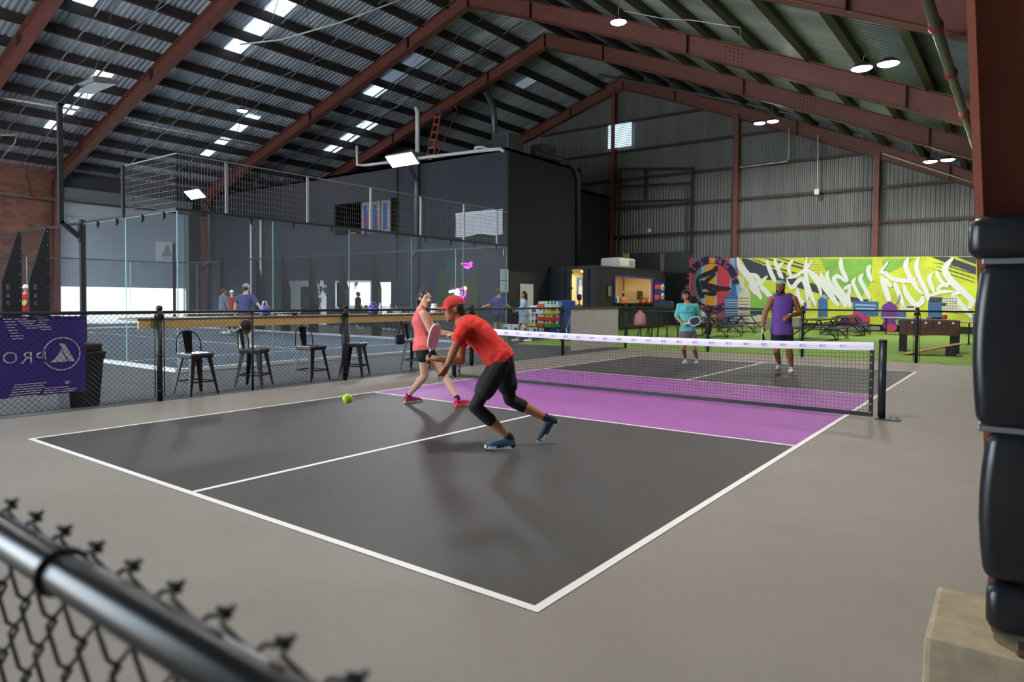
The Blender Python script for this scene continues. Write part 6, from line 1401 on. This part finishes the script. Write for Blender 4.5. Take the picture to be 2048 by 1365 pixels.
# ---- man in purple tank
D = depth_of(gz(1566, 746))
J = DJ(D, head=(1561, 575, -.03), neck=(1566, 590, .02), sa=(1543, 599, .05), sb=(1588, 598, -.02), ea=(1531, 625, .05), wa=(1525, 651, -.04), eb=(1600, 627, .0), wb=(1578, 632, -.2), pa=(1554, 668), pb=(1574, 668), ka=(1553, 702), kb=(1579, 704), aa=(1556, 730), ab=(1581, 738))
J['ga'] = gz(1559, 737); J['ta'] = gz(1543, 747); J['gb'] = gz(1582, 744); J['tb'] = gz(1580, 755)
for s in 'ab': J['a'+s] = J['g'+s]+VZ*.1+(J['t'+s]-J['g'+s]).normalized()*.05
sk4 = skin('bronze', (162, 104, 72))
t, off, P, x, f, u = person('bearded man in purple tank top and backwards cap standing behind the net', gz(1566, 746), J, 'm', 1.12, sk4, .008, fd(-.5, .85, .02), VZ, True,
    {'a': (fd(-.05, .1, -1), fd(-.9, .3, 0), -1, .9, .08), 'b': (fd(-.85, .25, -.45), fd(.2, .75, .6), -1, .4, .15)}, arm=1.08, headk=1.05, bend=-.03)
face_parts(P, x, f, u, t, off)
m_tank = mat('tank_purple', S(106, 66, 150), .8, bump=.1, bscale=40)
B = Blob(); B.loft(torso_rings(J, 'm', 1.12, .02, t0=-.05, t1=.97, bend=-.03, flare=.03)); 
strap(B, J, 1.12, .068)
cloth(t, 'tank_top', B, m_tank, .011, .009, 7)
B = Blob(); shorts(B, J, 'm', 1.12, .5, .115, .112, .016, .15); cloth(t, 'shorts', B, mat('shorts_navy', S(28, 32, 44), .8), .011, .006, 9)
for s in 'ab': shoe(t, off, J['g'+s], J['t'+s], VZ, mat('shoe_white', S(224, 220, 212), .6), m_white, 1.02); B = Blob(); B.cone(J['a'+s], J['a'+s]+(J['k'+s]-J['a'+s]).normalized()*.02, .044, .044); cloth(t, 'sock', B, m_white, .009, 0)
cap(t, off, P, x, f, u, mat('cap_seafoam', S(130, 176, 156), .7, vary=.2, vscale=20), 1.08, back=True, peak=mat('peak_rose', S(180, 90, 90), .7), tilt=-.15)
hairmass(t, off, P, x, f, u, m_hblack, 1.05, [((.05, .035, -.05), (.03, .065, -.1), .026, .03), ((-.05, .035, -.05), (-.03, .065, -.1), .026, .03), ((.02, .075, -.105), (-.02, .075, -.105), .03, .03), ((.055, .0, -.03), (.055, .03, -.07), .02, .024), ((-.055, .0, -.03), (-.055, .03, -.07), .02, .024), ((.025, .093, -.042), (-.025, .093, -.042), .006, .006)], name='beard', full=False)
b = MB()
for s in (-1, 1): b.tube([P(s*.034+.026*math.cos(a*PI/8), .096, .012+.02*math.sin(a*PI/8))-off for a in range(16)], .002, 5, closed=True); b.tube([P(s*.06, .094, .014)-off, P(s*.082, .0, .012)-off], .002, 5)
b.tube([P(-.008, .098, .015)-off, P(.008, .098, .015)-off], .002, 5); b.build('glasses', m_black, t)
b = MB(); d_ = (J['wb']-J['eb']).normalized(); b.tube([J['wb']-d_*.045-off, J['wb']-d_*.015-off], .04, 14, 0); B = Blob(); B.ell(J['wb']-d_*.03+VT*.04, (.02, .02, .012), fd(1, 0, 0), VZ, VT); b.add([Vector(v)-off for v in B.b.v], B.b.f, 1, True); b.build('wrist_watch', [m_white, m_black], t)
paddle('grey faced paddle hanging from the hand of the man in purple', J['wa']+fd(-.05, .1, -1)*.07, fd(.0, .25, -1), fd(.75, .6, 0), m_pad, m_white, m_white)
# ---- simpler standing or seated people further away
def walker(label, foot, Hh, face, shirt, pants, hair, skn, kind='m', capm=None, long=False, sleeve=.6, arms=None, pant_to=.55, stride=0.0, vox=.014, k=1.0, group=None, z0=0.0, shoes=None, seated=False, hairlen=0.0):
    f = Vector(face).normalized(); x = f.cross(VZ).normalized(); o = Vector(foot); h = Hh/1.75; Z = lambda z: VZ*(z*h)
    J = {}; sp = .5 if seated else 0
    hipz = .5 if seated else .93
    for s, sg in (('a', -1), ('b', 1)):
        J['p'+s] = o+x*(sg*.09*h)+Z(hipz)
        if seated: J['k'+s] = o+x*(sg*.12*h)+f*(.42*h)+Z(.5); J['a'+s] = o+x*(sg*.12*h)+f*(.38*h)+Z(.1); J['g'+s] = o+x*(sg*.12*h)+f*(.33*h); J['t'+s] = J['g'+s]+f*.26
        else:
            st = sg*stride; J['k'+s] = o+x*(sg*.1*h)+f*(st*.6+.02)+Z(.5); J['g'+s] = o+x*(sg*.1*h)+f*(st-.06)+Z(.0); J['a'+s] = J['g'+s]+f*.05+Z(.1); J['t'+s] = J['g'+s]+f*.26
        J['s'+s] = o+x*(sg*.185*h*(1 if kind == 'm' else .88))+Z(hipz+.49)
        e, w = (arms or {}).get(s, ((sg*.24, .02, .2), (sg*.22, .12, -.04)))
        J['e'+s] = o+x*(e[0]*h)+f*(e[1]*h)+Z(hipz+e[2]); J['w'+s] = o+x*(w[0]*h)+f*(w[1]*h)+Z(hipz+w[2])
    J['neck'] = o+Z(hipz+.56); J['head'] = o+f*.025+Z(hipz+.71)
    hd = {s: ((J['w'+s]-J['e'+s]).normalized(), x*(1 if s == 'b' else -1)+VZ*.01, 1 if s == 'b' else -1, .5, .08, h) for s in 'ab'}
    t, off, P, xx, ff, uu = person(label, o, J, kind, h*k, skn, vox, f, VZ, True, hd, headk=h, group=group)
    if face_near(o): face_parts(P, xx, ff, uu, t, off, h)
    B = Blob(); B.loft(torso_rings(J, kind, h*k, .022, t0=-.05, t1=.97, flare=.03 if not long else .12)); 
    if sleeve: sleeves(B, J, min(1, sleeve), .07*h, .066*h)
    if sleeve > 1:
        for s in 'ab': B.cone(J['e'+s], J['e'+s].lerp(J['w'+s], .9), .062*h, .05*h)
    if long: B.loft([(J['pa'].lerp(J['pb'], .5)+Z(.05), xx, ff, .2*h, .15*h), (J['pa'].lerp(J['pb'], .5)-Z(.28), xx, ff, .22*h, .17*h)])
    cloth(t, 'shirt', B, shirt, vox, .008, 8)
    if pants: B = Blob(); shorts(B, J, kind, h*k, min(1, pant_to), .1*h, .092*h, .014, .15); [B.chain([J['k'+s], J['k'+s].lerp(J['a'+s], .95)], [.072*h, .055*h]) for s in 'ab' if pant_to >= 1]; cloth(t, 'trousers' if pant_to >= 1 else 'shorts', B, pants, vox, .004, 9)
    for s in 'ab': shoe(t, off, J['g'+s], J['t'+s], VZ, shoes or m_white, m_white, h)
    if capm: cap(t, off, P, xx, ff, uu, capm, 1.05*h)
    if hair:
        pr = [((0, -.085, 0), (0, -.07, -.05), .05, .035), ((.06, -.04, .0), (.055, -.05, -.03), .03, .025), ((-.06, -.04, .0), (-.055, -.05, -.03), .03, .025)]
        if hairlen: pr += [((0, -.09, 0), (0, -.11, -hairlen), .065, .05), ((.06, -.04, .02), (.06, -.08, -hairlen*.6), .035, .03), ((-.06, -.04, .02), (-.06, -.08, -hairlen*.6), .035, .03)]
        hairmass(t, off, P, xx, ff, uu, hair, h, pr, vox=.012, full=not capm)
    return t, J
def face_near(o): return True
cM = lambda n, c, r=.8: mat('cloth_'+n, S(*c), r, bump=.08, bscale=30)
away = -VT
t, J = walker('woman in pale denim shirt with long dark hair walking left before the white door', gz(1047, 683), 1.68, fd(-1, .15), mat('denim_pale', S(160, 178, 196), .8, vary=.25, vscale=9), None, m_hblack, sk3, 'f', long=True, sleeve=1.2, arms={'a': ((-.22, .08, .24), (-.05, .3, .2)), 'b': ((.24, .06, .22), (.02, .3, .12))}, stride=.2, hairlen=.42, shoes=m_white)
t, J = walker('man in navy shirt and grey cap on the padel court with his back turned', gz(492, 697), 1.78, away+VR*.15, cM('navyshirt', (56, 56, 104)), m_blk, m_hbrown, sk2, 'm', capm=cM('greycap', (130, 148, 162)), arms={'a': ((-.32, .02, .25), (-.36, .08, .02)), 'b': ((.34, .04, .26), (.5, .16, .02))}, stride=.1, k=1.02, vox=.011)
J2 = J; paddle('padel racket in the right hand of the navy shirted player', J['wb']+VR*.07, fd(.8, -.5, -.1), VZ, m_pad, m_white, m_black)
walker('man in grey shirt behind the far court posts looking right', on('z', 0, 447, 668)+VT*0, 1.75, fd(.6, -.8), cM('greyshirt', (92, 106, 120)), cM('greypants', (70, 84, 96)), m_hbrown, skin('tan', (0, 0, 0)), 'm', pant_to=.6)
walker('person in white cap and red shirt behind the far court post', on('z', 0, 464, 664), 1.7, fd(-.5, -.8), cM('redshirt2', (150, 50, 56)), cM('darkpants', (46, 46, 52)), None, sk2, 'm', capm=m_white, pant_to=1.0)
walker('man in purple shirt seen from behind through the last glass panel', on('z', 0, 997, 684), 1.76, away+VR*.1, cM('purpleshirt', (70, 44, 128)), cM('darkshorts', (36, 36, 42)), m_hbrown, sk3, 'm', arms={'a': ((-.32, .06, .28), (-.5, .16, .24)), 'b': ((.3, .06, .26), (.42, .22, .16))}, stride=.1)
walker('staff member in black lettered shirt facing the reception window', Vector((on('y', 13.2, 716, 652).x, 13.2, 0)), 1.72, Vector((0.3, 1, 0)), m_blk, cM('darkpants', (46, 46, 52)), m_hblack, sk4, 'm', pant_to=1.0)
walker('person in dark clothes standing in the reception doorway', Vector((-26.3, 14.4, 0)), 1.72, Vector((.2, -1, 0)), cM('olive', (80, 84, 60)), cM('darkpants', (46, 46, 52)), m_hblack, sk3, 'm', pant_to=1.0)
for (px, lab, c, sz) in ((732, 'seated child in dark shirt left of the purple jug', (50, 50, 60), 1.45), (783, 'seated person in dark shirt beside the child in white', (60, 60, 68), 1.55), (794, 'seated child in white and grey hoodie behind the counter', (200, 204, 210), 1.5)):
    p = on('y', 12.2 if px != 783 else 12.6, px, 640); walker(lab, Vector((p.x, p.y, 0)), sz, fd(-.4, .9), cM('seat_%d' % px, c), cM('darkpants', (46, 46, 52)), m_hblack, sk3, 'm', pant_to=1.0, seated=True)
    b = MB(); b.bbox(p.x-.22, p.x+.22, p.y-.2, p.y+.2, .38, .42, .01); 
    for sx in (-.18, .18):
        for sy in (-.16, .16): b.bar((p.x+sx, p.y+sy, 0), (p.x+sx, p.y+sy, .39), .04, .04)
    o = b.build('low_stool', m_black); tag(o, lab.replace('seated ', 'low black stool under the seated '), 'stool')
walker('kiosk worker in orange and black shirt inside the serving hatch', Vector((-11.2, 21.15, .15)), 1.62, Vector((-.9, .5, 0)), cM('orangeshirt', (196, 110, 50)), m_blk, m_hblack, sk4, 'm', pant_to=1.0)
p = on('z', 0, 1404, 672); walker('woman in white top seated at the picnic table behind the man in teal', Vector((-5.72, 17.4, -.02)), 1.66, Vector((1, -.25, 0)), cM('whitetop', (214, 210, 206)), cM('jeans', (40, 56, 66)), m_hbrown, sk3, 'f', pant_to=1.0, seated=True, sleeve=1.2, arms={'a': ((-.24, .1, .25), (-.2, .34, .28)), 'b': ((.24, .1, .25), (.15, .34, .28))})
p = on('y', -1.2, 52, 640); t, J = walker('player in red and white striped outfit and white hat beyond the left mesh', Vector((-22.5, on('x', -22.5, 52, 640).y, 0)), 1.78, fd(.5, .8), mat('red_white', S(190, 44, 50), .8, vary=.5, vscale=12), mat('red_white'), None, sk2, 'm', capm=m_white, pant_to=1.0)
paddle('black padel racket with yellow stripes beside the red striped player', J['wb']+VZ*.12+VR*.1, fd(.6, 0, .7), VT, mat('racket_yellow', S(200, 196, 60), .5), m_black, m_black)
